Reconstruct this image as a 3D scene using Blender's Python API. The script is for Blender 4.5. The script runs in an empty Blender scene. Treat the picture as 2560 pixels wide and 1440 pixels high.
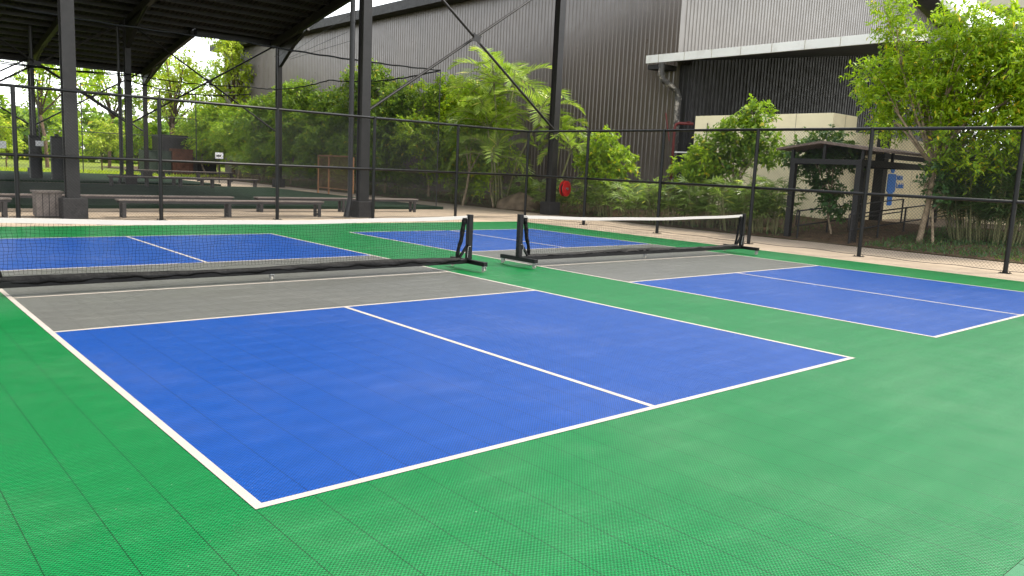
import bpy, math, random
import numpy as np
from mathutils import Vector, Matrix, Euler

random.seed(7)
rng = np.random.default_rng(11)
SC = bpy.context.scene
COL = SC.collection

# ------------------------------------------------------------------ camera
cd = bpy.data.cameras.new("camera")
cam = bpy.data.objects.new("camera", cd)
COL.objects.link(cam)
cam.location = (-1.486, -3.506, 1.694)
cam.rotation_euler = (1.4220, -0.0460, -0.7110)
cd.sensor_width = 36.0
cd.lens = 36.0 * 1981.6 / 2560.0
cd.clip_start = 0.05
cd.clip_end = 1200
SC.camera = cam

# ------------------------------------------------------------------ sky, sun, exposure
SUN_TO = Vector((0.54, -0.22, 0.82)).normalized()
elev = math.asin(SUN_TO.z)
w = bpy.data.worlds.new("World")
SC.world = w
w.use_nodes = True
nt = w.node_tree
for n in list(nt.nodes):
    nt.nodes.remove(n)
sky = nt.nodes.new('ShaderNodeTexSky')
sky.sky_type = 'NISHITA'
sky.sun_disc = False
sky.sun_elevation = elev
sky.sun_rotation = math.atan2(SUN_TO.x, SUN_TO.y)
sky.air_density = 1.0
sky.dust_density = 1.0
sky.ozone_density = 0.4
hs = nt.nodes.new('ShaderNodeHueSaturation')
hs.inputs['Saturation'].default_value = 0.2
bg = nt.nodes.new('ShaderNodeBackground')
bg.inputs['Strength'].default_value = 0.15
out = nt.nodes.new('ShaderNodeOutputWorld')
nt.links.new(sky.outputs[0], hs.inputs['Color'])
nt.links.new(hs.outputs[0], bg.inputs[0])
nt.links.new(bg.outputs[0], out.inputs[0])
sl = bpy.data.lights.new("sun", 'SUN')
sl.energy = 1.5
sl.angle = math.radians(13)
sl.color = (1.0, 0.92, 0.78)
so = bpy.data.objects.new("sun", sl)
COL.objects.link(so)
so.rotation_euler = SUN_TO.to_track_quat('Z', 'Y').to_euler()
so.location = (40, -30, 60)
SC.view_settings.view_transform = 'Standard'
SC.view_settings.look = 'None'
SC.view_settings.exposure = 2.1
SC.view_settings.gamma = 1
SC.cycles.max_bounces = 10
SC.cycles.diffuse_bounces = 5
SC.cycles.transparent_max_bounces = 16
SC.cycles.use_denoising = True
SC.cycles.sample_clamp_indirect = 6


# ------------------------------------------------------------------ materials
def N(t, kind, **kw):
    n = t.nodes.new(kind)
    for k, v in kw.items():
        setattr(n, k, v)
    return n


def base_mat(name):
    m = bpy.data.materials.new(name)
    m.use_nodes = True
    t = m.node_tree
    p = t.nodes['Principled BSDF']
    return m, t, p


def math_n(t, op, a, b=None, c=None):
    n = t.nodes.new('ShaderNodeMath')
    n.operation = op
    for i, v in enumerate((a, b, c)):
        if v is None:
            continue
        if isinstance(v, (int, float)):
            n.inputs[i].default_value = v
        else:
            t.links.new(v, n.inputs[i])
    return n.outputs[0]


def mixc(t, fac, a, b, mode='MIX'):
    n = t.nodes.new('ShaderNodeMix')
    n.data_type = 'RGBA'
    n.blend_type = mode
    if isinstance(fac, (int, float)):
        n.inputs[0].default_value = fac
    else:
        t.links.new(fac, n.inputs[0])
    for i, v in ((6, a), (7, b)):
        if isinstance(v, tuple):
            n.inputs[i].default_value = (*v[:3], 1)
        else:
            t.links.new(v, n.inputs[i])
    return n.outputs[2]


def noise(t, vec, scale, detail=4, rough=0.55):
    n = t.nodes.new('ShaderNodeTexNoise')
    n.inputs['Scale'].default_value = scale
    n.inputs['Detail'].default_value = detail
    n.inputs['Roughness'].default_value = rough
    t.links.new(vec, n.inputs['Vector'])
    return n.outputs['Fac']


def ramp(t, v, lo, hi, a=0.0, b=1.0):
    n = t.nodes.new('ShaderNodeMapRange')
    t.links.new(v, n.inputs[0])
    n.inputs[1].default_value = lo
    n.inputs[2].default_value = hi
    n.inputs[3].default_value = a
    n.inputs[4].default_value = b
    return n.outputs[0]


def mat(name, col, rough=0.6, spec=0.5, metal=0.0, var=0.15, nscale=3.0, bump=0.0, bscale=40.0, col2=None, dirt=None):
    m, t, p = base_mat(name)
    tc = t.nodes.new('ShaderNodeTexCoord').outputs['Object']
    f = noise(t, tc, nscale)
    c2 = col2 or tuple(max(0, c * (1 - var * 2)) for c in col)
    c = mixc(t, ramp(t, f, 0.3, 0.7), col, c2)
    if dirt:
        f2 = noise(t, tc, dirt[1], 6, 0.7)
        c = mixc(t, ramp(t, f2, 0.52, 0.72, 0, dirt[2]), c, dirt[0])
    t.links.new(c, p.inputs['Base Color'])
    t.links.new(ramp(t, noise(t, tc, nscale * 4), 0.3, 0.7, rough * 0.85, min(1, rough * 1.15)), p.inputs['Roughness'])
    p.inputs['Specular IOR Level'].default_value = spec
    p.inputs['Metallic'].default_value = metal
    if bump:
        b = t.nodes.new('ShaderNodeBump')
        b.inputs['Strength'].default_value = bump
        b.inputs['Distance'].default_value = 0.02
        t.links.new(noise(t, tc, bscale, 5), b.inputs['Height'])
        t.links.new(b.outputs[0], p.inputs['Normal'])
    return m


def tile_mat(name, col, seam=0.45):
    """interlocking sport tile: 0.305 m squares, 12.7 mm open lattice"""
    m, t, p = base_mat(name)
    tc = t.nodes.new('ShaderNodeTexCoord').outputs['Object']
    sx = t.nodes.new('ShaderNodeSeparateXYZ')
    t.links.new(tc, sx.inputs[0])
    X, Y = sx.outputs[0], sx.outputs[1]
    T = 0.305
    fx = math_n(t, 'FRACT', math_n(t, 'DIVIDE', X, T))
    fy = math_n(t, 'FRACT', math_n(t, 'DIVIDE', Y, T))
    dx = math_n(t, 'MINIMUM', fx, math_n(t, 'SUBTRACT', 1.0, fx))
    dy = math_n(t, 'MINIMUM', fy, math_n(t, 'SUBTRACT', 1.0, fy))
    sxm = math_n(t, 'LESS_THAN', dx, 0.0075)
    sym = math_n(t, 'LESS_THAN', dy, 0.0045)
    P = T / 14
    k = 2 * math.pi / P
    a = math_n(t, 'SINE', math_n(t, 'MULTIPLY', X, k))
    b = math_n(t, 'SINE', math_n(t, 'MULTIPLY', Y, k))
    ab = math_n(t, 'MULTIPLY', a, b)
    d1 = math_n(t, 'SINE', math_n(t, 'MULTIPLY', math_n(t, 'ADD', X, Y), k))
    lat = math_n(t, 'ADD', math_n(t, 'MULTIPLY', ab, 0.6), math_n(t, 'MULTIPLY', d1, 0.4))
    hole = ramp(t, lat, 0.08, 0.6)
    bw = noise(t, tc, 1.3, 4)
    c = mixc(t, ramp(t, bw, 0.3, 0.75), col, tuple(v * 0.95 for v in col))
    # every tile moulded in a slightly different batch
    wn = t.nodes.new('ShaderNodeTexWhiteNoise')
    wn.noise_dimensions = '2D'
    cv = t.nodes.new('ShaderNodeCombineXYZ')
    t.links.new(math_n(t, 'FLOOR', math_n(t, 'DIVIDE', X, T)), cv.inputs[0])
    t.links.new(math_n(t, 'FLOOR', math_n(t, 'DIVIDE', Y, T)), cv.inputs[1])
    t.links.new(cv.outputs[0], wn.inputs[0])
    c = mixc(t, ramp(t, wn.outputs[0], 0, 1, 0, 0.13), c, tuple(v * 0.6 for v in col))
    c = mixc(t, math_n(t, 'MULTIPLY', hole, 0.9), c, tuple(v * 0.15 for v in col))
    rib = ramp(t, lat, -0.35, -0.8)
    c = mixc(t, math_n(t, 'MULTIPLY', rib, 0.5), c, tuple(min(1, v * 1.7 + .01) for v in col))
    c = mixc(t, math_n(t, 'MULTIPLY', sxm, seam), c, tuple(v * 0.15 for v in col))
    c = mixc(t, math_n(t, 'MULTIPLY', sym, seam * 0.45), c, tuple(v * 0.15 for v in col))
    # tile shading put into the colour: joint edges paler, tile centres darker
    seam_light = ramp(t, math_n(t, 'ADD', dy, math_n(t, 'MULTIPLY', noise(t, tc, 9, 3), 0.10)), 0.15, 0.05)
    c = mixc(t, math_n(t, 'MULTIPLY', math_n(t, 'MULTIPLY', seam_light, ramp(t, noise(t, tc, 1.1, 3), 0.4, 0.65)), 0.07), c, tuple(min(1, v * 2.2 + .05) for v in col))
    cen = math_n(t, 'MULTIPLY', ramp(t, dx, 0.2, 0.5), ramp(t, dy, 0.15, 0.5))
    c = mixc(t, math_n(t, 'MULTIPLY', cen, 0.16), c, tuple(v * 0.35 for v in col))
    # double-pitch rows of struts running along the court
    row = math_n(t, 'SINE', math_n(t, 'MULTIPLY', math_n(t, 'ADD', X, math_n(t, 'MULTIPLY', Y, 0.5)), k * 0.5))
    c = mixc(t, ramp(t, row, 0.1, 0.9, 0, 0.28), c, tuple(v * 0.35 for v in col))
    sp = noise(t, tc, 60, 2)
    c = mixc(t, ramp(t, sp, 0.74, 0.80, 0, 0.35), c, (0.5, 0.5, 0.42))
    dust = noise(t, tc, 0.55, 6, 0.65)
    c = mixc(t, ramp(t, dust, 0.48, 0.75, 0, 0.035), c, (0.45, 0.42, 0.36))
    t.links.new(c, p.inputs['Base Color'])
    t.links.new(ramp(t, noise(t, tc, 2.2, 5), 0.3, 0.7, 0.30, 0.34), p.inputs['Roughness'])
    p.inputs['Specular IOR Level'].default_value = 0.17
    bow = math_n(t, 'MULTIPLY', math_n(t, 'SINE', math_n(t, 'MULTIPLY', Y, 2 * math.pi / T)), 0.0014)
    bow2 = math_n(t, 'MULTIPLY', math_n(t, 'SINE', math_n(t, 'MULTIPLY', X, 2 * math.pi / T)), 0.0012)
    h = math_n(t, 'ADD', math_n(t, 'MULTIPLY', lat, 0.0020), math_n(t, 'ADD', bow, bow2))
    big = math_n(t, 'MULTIPLY', noise(t, tc, 1.6, 2), 0.002)
    h = math_n(t, 'ADD', h, big)
    bp = t.nodes.new('ShaderNodeBump')
    bp.inputs['Strength'].default_value = 0.75
    bp.inputs['Distance'].default_value = 1.0
    t.links.new(h, bp.inputs['Height'])
    t.links.new(bp.outputs[0], p.inputs['Normal'])
    return m


def leaf_mat(name, c1, c2, c3=None, trans=0.35, rough=0.5):
    m, t, p = base_mat(name)
    g = t.nodes.new('ShaderNodeNewGeometry')
    r = g.outputs['Random Per Island']
    tc = t.nodes.new('ShaderNodeTexCoord').outputs['Object']
    f = noise(t, tc, 1.4, 3)
    c = mixc(t, r, c1, c2)
    c = mixc(t, ramp(t, f, 0.35, 0.65, 0, 0.5), c, tuple(v * 0.55 for v in c1))
    if c3:
        c = mixc(t, math_n(t, 'GREATER_THAN', math_n(t, 'FRACT', math_n(t, 'MULTIPLY', r, 7.31)), 0.972), c, c3)
    t.links.new(c, p.inputs['Base Color'])
    p.inputs['Roughness'].default_value = rough
    p.inputs['Specular IOR Level'].default_value = 0.4
    tr = t.nodes.new('ShaderNodeBsdfTranslucent')
    c2b = mixc(t, 0.5, c, (0.35, 0.55, 0.03))
    t.links.new(c2b, tr.inputs[0])
    mx = t.nodes.new('ShaderNodeMixShader')
    mx.inputs[0].default_value = trans
    t.links.new(p.outputs[0], mx.inputs[1])
    t.links.new(tr.outputs[0], mx.inputs[2])
    t.links.new(mx.outputs[0], t.nodes['Material Output'].inputs[0])
    return m


M = {}
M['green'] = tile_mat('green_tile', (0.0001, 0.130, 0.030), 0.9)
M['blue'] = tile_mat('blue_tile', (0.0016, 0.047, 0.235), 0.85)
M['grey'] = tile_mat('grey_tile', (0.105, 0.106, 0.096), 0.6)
M['edgetile'] = mat('smooth_green_edge_tile', (0.001, 0.11, 0.026), 0.4, 0.3, var=0.05)
M['line'] = mat('court_line_paint', (0.34, 0.30, 0.26), 0.5, var=0.08, bump=0.25, bscale=120)
def conc_mat():
    m = mat('concrete_slab', (0.32, 0.255, 0.185), 0.85, 0.2, var=0.10, nscale=1.2, bump=0.3, bscale=30, dirt=((0.20, 0.155, 0.115), 0.9, 0.55))
    t = m.node_tree
    p = t.nodes['Principled BSDF']
    src = p.inputs['Base Color'].links[0].from_socket
    tc = t.nodes.new('ShaderNodeTexCoord').outputs['Object']
    sx = t.nodes.new('ShaderNodeSeparateXYZ')
    t.links.new(tc, sx.inputs[0])
    a = math_n(t, 'LESS_THAN', math_n(t, 'FRACT', math_n(t, 'DIVIDE', sx.outputs[1], 3.0)), 0.006)
    b = math_n(t, 'LESS_THAN', math_n(t, 'FRACT', math_n(t, 'DIVIDE', math_n(t, 'ADD', sx.outputs[0], 1.2), 2.3)), 0.006)
    f = math_n(t, 'MULTIPLY', math_n(t, 'MAXIMUM', a, b), 0.6)
    c = mixc(t, f, src, (0.10, 0.08, 0.06))
    c = mixc(t, ramp(t, noise(t, tc, 90, 2), 0.7, 0.78, 0, 0.5), c, (0.12, 0.09, 0.06))
    t.links.new(c, p.inputs['Base Color'])
    return m


M['concpath'] = conc_mat()
M['conc'] = mat('concrete', (0.32, 0.255, 0.185), 0.85, 0.2, var=0.09, nscale=1.2, bump=0.3, bscale=30, dirt=((0.28, 0.22, 0.17), 0.9, 0.5))
M['soil'] = mat('soil', (0.13, 0.085, 0.05), 0.95, 0.1, var=0.3, nscale=6, bump=0.8, bscale=18, dirt=((0.06, 0.08, 0.03), 2.0, 0.7))
M['lawn'] = mat('lawn', (0.15, 0.19, 0.022), 0.9, 0.1, var=0.2, nscale=0.6, bump=0.5, bscale=25)
M['turf'] = mat('artificial_turf', (0.010, 0.026, 0.012), 0.9, 0.1, var=0.2, nscale=1.5, bump=0.8, bscale=90)
M['steel'] = mat('black_steel_paint', (0.009, 0.0085, 0.0085), 0.45, 0.35, var=0.15, nscale=5, bump=0.05)
M['greysteel'] = mat('dark_grey_steel_paint', (0.013, 0.0115, 0.0105), 0.5, 0.3, var=0.2, nscale=3)
M['netsteel'] = mat('black_powder_coat', (0.003, 0.003, 0.0032), 0.42, 0.22, var=0.1)
M['fence'] = mat('black_coated_tube', (0.003, 0.003, 0.003), 0.38, 0.28, var=0.1)
M['wire'] = mat('black_coated_wire', (0.010, 0.010, 0.010), 0.5, 0.4, var=0.05)
M['roofsheet'] = mat('dark_roof_sheet', (0.022, 0.019, 0.017), 0.6, 0.3, var=0.3, nscale=2)
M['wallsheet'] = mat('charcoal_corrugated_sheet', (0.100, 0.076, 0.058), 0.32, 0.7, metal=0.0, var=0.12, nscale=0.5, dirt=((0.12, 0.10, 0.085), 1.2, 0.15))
M['wallsheet2'] = mat('lit_gable_sheet', (0.14, 0.122, 0.098), 0.36, 0.6, var=0.08, nscale=0.5)  # side wall's charcoal sheet, lighter to paint in the gable's brighter facing
M['wallblack'] = mat('canopy_dark_sheet', (0.028, 0.026, 0.026), 0.6, 0.3, var=0.15, nscale=0.7)  # dark tone carries the shade on the wall under the canopy
M['fascia'] = mat('white_gutter_metal', (0.78, 0.76, 0.72), 0.5, 0.4, var=0.05, nscale=0.8, dirt=((0.4, 0.36, 0.3), 1.5, 0.3))
M['greyfascia'] = mat('grey_gutter_metal', (0.22, 0.21, 0.20), 0.5, var=0.08)
M['cream'] = mat('cream_render', (0.90, 0.79, 0.53), 0.85, 0.2, var=0.04, nscale=0.9, dirt=((0.42, 0.33, 0.2), 0.8, 0.25))
M['joint'] = mat('render_joint', (0.36, 0.30, 0.21), 0.9, 0.1)
M['plinth'] = mat('dark_painted_concrete', (0.026, 0.024, 0.023), 0.75, 0.3, var=0.25, nscale=4, bump=0.2)
M['bench'] = mat('weathered_bench_slat', (0.17, 0.14, 0.12), 0.7, 0.3, var=0.2, nscale=7, bump=0.2)
M['benchleg'] = mat('dark_bench_leg', (0.035, 0.030, 0.028), 0.6, 0.3, var=0.2)
M['tape'] = mat('white_net_tape', (0.46, 0.43, 0.395), 0.7, 0.2, var=0.02)
M['cord'] = mat('black_net_cord', (0.006, 0.007, 0.007), 0.7, 0.15)
M['vinyl'] = mat('black_vinyl', (0.004, 0.004, 0.004), 0.6, 0.12, var=0.3, nscale=14, bump=0.6, bscale=22)
M['rubber'] = mat('caster_rubber', (0.40, 0.37, 0.30), 0.5, var=0.1)
M['zinc'] = mat('caster_bracket_zinc', (0.35, 0.35, 0.34), 0.35, metal=0.8)
M['red'] = mat('fire_red_paint', (0.55, 0.012, 0.015), 0.35, 0.5, var=0.1)
M['redpipe'] = mat('faded_red_pipe_paint', (0.15, 0.018, 0.015), 0.6, var=0.15)
M['bluepaint'] = mat('blue_sign_paint', (0.03, 0.17, 0.55), 0.55, var=0.04)
M['bark'] = mat('pale_bark', (0.30, 0.23, 0.15), 0.9, 0.1, var=0.25, nscale=8, bump=0.6, bscale=20)
M['darkbark'] = mat('brown_bark', (0.15, 0.10, 0.065), 0.9, 0.1, var=0.3, nscale=8, bump=0.6, bscale=20)
M['stem'] = mat('palm_stem', (0.20, 0.20, 0.09), 0.8, 0.2, var=0.2, nscale=9)
M['rock'] = mat('boulder_stone', (0.20, 0.15, 0.10), 0.95, 0.1, var=0.3, nscale=2.5, bump=0.7, bscale=6)
M['rust'] = mat('rusty_panel', (0.12, 0.05, 0.03), 0.85, 0.2, var=0.3, nscale=3)
M['darkgreen'] = mat('dark_green_sheet', (0.035, 0.05, 0.038), 0.6, 0.3, var=0.2)
M['blacksheet'] = mat('black_container_paint', (0.028, 0.026, 0.026), 0.6, 0.3, var=0.2)
M['paper'] = mat('white_sign_board', (0.75, 0.75, 0.75), 0.6, var=0.03)
M['brownframe'] = mat('orange_brown_timber', (0.32, 0.15, 0.06), 0.7, var=0.2)
M['pipe'] = mat('weathered_downpipe', (0.05, 0.045, 0.04), 0.5, 0.4, var=0.1, nscale=2, dirt=((0.62, 0.54, 0.45), 3.5, 1.0))
M['door'] = mat('brown_door', (0.16, 0.11, 0.075), 0.6, var=0.1)
M['walkroof'] = mat('brown_shingle', (0.16, 0.12, 0.10), 0.8, 0.2, var=0.2, nscale=9)
M['beige'] = mat('beige_soffit', (0.50, 0.45, 0.36), 0.7, var=0.05)
M['tarp'] = mat('black_tarpaulin', (0.012, 0.013, 0.013), 0.5, 0.3, var=0.3, nscale=4, bump=1.0, bscale=7)
M['litter'] = mat('dry_leaf', (0.20, 0.12, 0.05), 0.8, var=0.3)
M['sap'] = leaf_mat('sunlit_leaf', (0.13, 0.27, 0.006), (0.46, 0.58, 0.012), (0.7, 0.5, 0.02), 0.45)
M['mid'] = leaf_mat('mid_green_leaf', (0.055, 0.14, 0.010), (0.28, 0.40, 0.018), (0.5, 0.42, 0.03), 0.4)
M['deep'] = leaf_mat('deep_green_leaf', (0.03, 0.085, 0.022), (0.065, 0.14, 0.03), (0.16, 0.17, 0.04), 0.22)
M['pale'] = leaf_mat('yellow_green_leaf', (0.30, 0.40, 0.02), (0.56, 0.62, 0.05), (0.6, 0.5, 0.05), 0.45)
M['palm'] = leaf_mat('palm_leaflet', (0.15, 0.28, 0.02), (0.48, 0.56, 0.10), (0.7, 0.65, 0.15), 0.4, 0.32)
M['fandark'] = leaf_mat('dark_fan_blade', (0.03, 0.08, 0.02), (0.10, 0.17, 0.05), (0.35, 0.33, 0.08), 0.2, 0.45)
M['fan'] = leaf_mat('fan_palm_blade', (0.045, 0.11, 0.02), (0.42, 0.54, 0.16), (0.7, 0.7, 0.12), 0.42, 0.32)


def net_mat(name, col, alpha):
    m, t, p = base_mat(name)
    tr = t.nodes.new('ShaderNodeBsdfTransparent')
    mx = t.nodes.new('ShaderNodeMixShader')
    tc = t.nodes.new('ShaderNodeTexCoord').outputs['Object']
    t.links.new(ramp(t, noise(t, tc, 0.7, 3), 0.3, 0.7, alpha * 0.8, alpha * 1.2), mx.inputs[0])
    t.links.new(tr.outputs[0], mx.inputs[1])
    t.links.new(p.outputs[0], mx.inputs[2])
    p.inputs['Base Color'].default_value = (*col, 1)
    p.inputs['Roughness'].default_value = 0.9
    t.links.new(mx.outputs[0], t.nodes['Material Output'].inputs[0])
    return m


M['screen'] = net_mat('fine_mesh_netting', (0.03, 0.033, 0.027), 0.18)
M['rustscreen'] = net_mat('brown_mesh', (0.16, 0.09, 0.04), 0.5)


# ------------------------------------------------------------------ geometry helpers
class MB:
    def __init__(s):
        s.v = []
        s.f = []

    def add(s, vs, fs):
        o = len(s.v)
        s.v += [tuple(p) for p in vs]
        s.f += [tuple(i + o for i in q) for q in fs]
        return s

    def box(s, x0, y0, z0, x1, y1, z1):
        return s.add([(x0, y0, z0), (x1, y0, z0), (x1, y1, z0), (x0, y1, z0), (x0, y0, z1), (x1, y0, z1), (x1, y1, z1), (x0, y1, z1)],
                     [(0, 3, 2, 1), (4, 5, 6, 7), (0, 1, 5, 4), (1, 2, 6, 5), (2, 3, 7, 6), (3, 0, 4, 7)])

    def cbox(s, cx, cy, z0, w_, d, h):
        return s.box(cx - w_ / 2, cy - d / 2, z0, cx + w_ / 2, cy + d / 2, z0 + h)

    def bar(s, a, b, w_, h, up=(0, 0, 1)):
        a, b = Vector(a), Vector(b)
        d = (b - a).normalized()
        u = Vector(up)
        if abs(d.dot(u)) > 0.98:
            u = Vector((0, 1, 0))
        r = d.cross(u).normalized() * (w_ / 2)
        u = r.cross(d).normalized() * (h / 2)
        vs = [a - r - u, a + r - u, a + r + u, a - r + u, b - r - u, b + r - u, b + r + u, b - r + u]
        return s.add(vs, [(0, 1, 2, 3), (7, 6, 5, 4), (0, 4, 5, 1), (1, 5, 6, 2), (2, 6, 7, 3), (3, 7, 4, 0)])

    def tube(s, pts, rad, n=8, caps=True):
        pts = [Vector(p) for p in pts]
        if not isinstance(rad, (list, tuple)):
            rad = [rad] * len(pts)
        o = len(s.v)
        prev = None
        for i, p in enumerate(pts):
            d = (pts[min(i + 1, len(pts) - 1)] - pts[max(i - 1, 0)]).normalized()
            if prev is None:
                u = Vector((0, 0, 1)) if abs(d.z) < 0.9 else Vector((1, 0, 0))
                u = (u - d * u.dot(d)).normalized()
            else:
                u = (prev - d * prev.dot(d)).normalized()
            prev = u
            v = d.cross(u)
            for k in range(n):
                a = 2 * math.pi * k / n
                s.v.append(tuple(p + (u * math.cos(a) + v * math.sin(a)) * rad[i]))
        for i in range(len(pts) - 1):
            for k in range(n):
                k2 = (k + 1) % n
                s.f.append((o + i * n + k, o + i * n + k2, o + (i + 1) * n + k2, o + (i + 1) * n + k))
        if caps:
            s.f.append(tuple(o + k for k in reversed(range(n))))
            s.f.append(tuple(o + (len(pts) - 1) * n + k for k in range(n)))
        return s

    def disc(s, c, axis, r, th, n=24):
        c = Vector(c)
        a = Vector(axis).normalized()
        return s.tube([c - a * th / 2, c + a * th / 2], r, n)

    def quad(s, a, b, c, d):
        return s.add([a, b, c, d], [(0, 1, 2, 3)])

    def build(s, name, m, parent=None, smooth=False, bevel=0.0):
        me = bpy.data.meshes.new(name)
        me.from_pydata(s.v, [], s.f)
        me.update()
        me.materials.append(m if not isinstance(m, str) else M[m])
        if smooth:
            me.polygons.foreach_set('use_smooth', [True] * len(me.polygons))
        o = bpy.data.objects.new(name, me)
        COL.objects.link(o)
        if parent is not None:
            o.parent = parent
            o.matrix_parent_inverse = Matrix.Translation(-parent.location) if parent.type == 'EMPTY' else Matrix.Identity(4)
        if bevel:
            b = o.modifiers.new('bevel', 'BEVEL')
            b.width = bevel
            b.segments = 2
            b.limit_method = 'ANGLE'
        return o


def tag(o, label=None, cat=None, group=None, kind=None):
    if label: o['label'] = label
    if cat: o['category'] = cat
    if group: o['group'] = group
    if kind: o['kind'] = kind
    return o


def empty(name, loc, label, cat, group=None):
    o = bpy.data.objects.new(name, None)
    COL.objects.link(o)
    o.location = loc
    o.empty_display_size = 0.3
    return tag(o, label, cat, group)


def copy_tree(o, parent=None):
    c = o.copy()
    COL.objects.link(c)
    if parent is not None:
        c.parent = parent
    for ch in [x for x in bpy.data.objects if x.parent is o]:
        copy_tree(ch, c)
    return c


# ------------------------------------------------------------------ setting: ground sheets
def sheet(name, x0, y0, x1, y1, z, m, parent=None):
    b = MB().quad((x0, y0, z), (x1, y0, z), (x1, y1, z), (x0, y1, z))
    return b.build(name, m, parent)


g = sheet('ground', -500, -500, 600, 700, -0.03, 'lawn')
tag(g, kind='structure')
pv = MB()
pv.quad((-60, -30, 0), (20.35, -30, 0), (20.1, 57.5, 0), (-60, 57.5, 0))
tag(pv.build('pavement', 'concpath'), kind='structure')

edge = MB()
for k in range(-10, 60):
    edge.box(-1.4 + k * .3048, -3.05, 0.005, -1.4 + k * .3048 + .3008, -2.49, 0.0135)
tag(edge.build('court_edge_tiles', 'edgetile'), kind='structure')
XO = 8.037
YK, YM, YF, YB = 4.644, 6.712, 9.044, 13.484
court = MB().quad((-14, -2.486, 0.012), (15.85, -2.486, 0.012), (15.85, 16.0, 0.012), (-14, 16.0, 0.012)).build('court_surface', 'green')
tag(court, kind='structure')
Z1 = 0.0135
for x0, wd in ((0, 6.10), (XO, 6.0)):
    for (y0, y1, nm, mm) in ((0, YK, 'blue_zone', 'blue'), (YK, YF, 'grey_zone', 'grey'), (YF, YB, 'blue_zone', 'blue')):
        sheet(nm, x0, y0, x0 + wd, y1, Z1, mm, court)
    L = MB()
    z = 0.0152
    lw = 0.052
    x1 = x0 + wd
    xm = x0 + wd / 2
    def rc(a, b, c, d): L.quad((a, b, z), (c, b, z), (c, d, z), (a, d, z))
    rc(x0, 0, x1, lw)
    rc(x0, YB - lw, x1, YB)
    rc(x0, lw, x0 + lw, YB - lw)
    rc(x1 - lw, lw, x1, YB - lw)
    for yy in (YK, YM, YF):
        rc(x0 + lw, yy - lw / 2, x1 - lw, yy + lw / 2)
    rc(xm - lw / 2, lw, xm + lw / 2, YK - lw / 2)
    rc(xm - lw / 2, YF + lw / 2, xm + lw / 2, YB - lw)
    L.build('court_lines', 'line', court)

# raised artificial turf pitches
t1 = MB().box(-30, 22.0, 0.0, 17.0, 38.4, 0.10)
tag(t1.build('turf_field', 'turf'), kind='structure')
t2 = MB().box(-30, 41.2, 0.0, 15.5, 56.5, 0.10)
tag(t2.build('turf_field', 'turf'), kind='structure')

# planting bed: rises from the path to the restroom wall
bed = MB()
nx, ny = 16, 90
for j in range(ny + 1):
    y = -12 + 100 * j / ny
    for i in range(nx + 1):
        u = i / nx
        x = 20.28 + u * 7.2
        rise = 0.42 * min(1, u / 0.75) * (1.0 if y < 20 else max(0.3, 1 - (y - 20) / 15))
        z = 0.02 + rise + (0.05 * math.sin(x * 2.1 + y * 1.3) + 0.04 * math.sin(y * 3.7 - x)) * min(1, u * 3)
        bed.v.append((x, y, z))
for j in range(ny):
    for i in range(nx):
        a = j * (nx + 1) + i
        bed.f.append((a, a + 1, a + nx + 2, a + nx + 1))
tag(bed.build('planting_bed', 'soil', smooth=True), kind='structure')
tag(MB().box(27.4, -12, 0, 60, 17.0, 0.38).build('landing', 'conc'), kind='structure')


def bedz(x, y):
    u = (x - 20.28) / 7.2
    return 0.02 + 0.42 * min(1, max(0, u) / 0.75) * (1.0 if y < 20 else max(0.3, 1 - (y - 20) / 15))


# ------------------------------------------------------------------ chain link fence
def fence(name, label, A, B, posts, H=3.02, mid=1.50):
    A, B = Vector((*A, 0)), Vector((*B, 0))
    root = empty(name, A, label, 'fence')
    d = (B - A).normalized()
    Ltot = (B - A).length
    for q in posts:
        b = MB()
        P = A + d * q
        b.tube([(P.x, P.y, 0.0), (P.x, P.y, H + 0.03)], 0.048, 14)
        b.cbox(P.x, P.y, 0.0, 0.20, 0.20, 0.012)
        for bx, by in ((-.07, -.07), (.07, -.07), (-.07, .07), (.07, .07)):
            b.tube([(P.x + bx, P.y + by, 0.012), (P.x + bx, P.y + by, 0.035)], 0.011, 6)
        for zz in (0.25, mid - .12, mid + .12, H - .15):
            b.disc((P.x, P.y, zz), (0, 0, 1), 0.054, 0.03, 14)
        b.build('post', 'fence', root, smooth=False)
    for zz, r in ((H, 0.036), (mid, 0.036)):
        b = MB().tube([A + Vector((0, 0, zz)), B + Vector((0, 0, zz))], r, 10)
        b.build('rail', 'fence', root, smooth=True)
    # bottom tension wire, slightly wavy
    pts = []
    n = int(Ltot / 0.5)
    for i in range(n + 1):
        p = A + d * (Ltot * i / n)
        pts.append((p.x, p.y, 0.05 + 0.012 * math.sin(i * 1.9) + 0.008 * math.sin(i * 0.7)))
    MB().tube(pts, 0.007, 5).build('tension_wire', 'wire', root)
    # diamond mesh: two families of diagonal wires
    mb = MB()
    z0, z1 = 0.06, H - 0.03
    hh = z1 - z0
    pitch = 0.075
    r = 0.0021
    nrm = Vector((-d.y, d.x, 0))
    for sgn in (1, -1):
        k = -int(hh / pitch) - 1
        while k * pitch < Ltot + hh:
            s0 = k * pitch
            if sgn > 0:
                a, za, b_, zb = s0, z0, s0 + hh, z1
            else:
                a, za, b_, zb = s0, z1, s0 + hh, z0
            # clip to 0..Ltot
            def cl(s_):
                f = (s_ - a) / (b_ - a)
                return za + (zb - za) * f
            a2, b2 = max(a, 0), min(b_, Ltot)
            if b2 - a2 > 0.03:
                p0 = A + d * a2 + nrm * (0.002 * sgn - 0.052)
                p1 = A + d * b2 + nrm * (0.002 * sgn - 0.052)
                p0.z, p1.z = cl(a2), cl(b2)
                mb.tube([p0, p1], r, 3, caps=False)
            k += 1
    mb.build('chain_link_mesh', 'wire', root)
    return root


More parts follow.
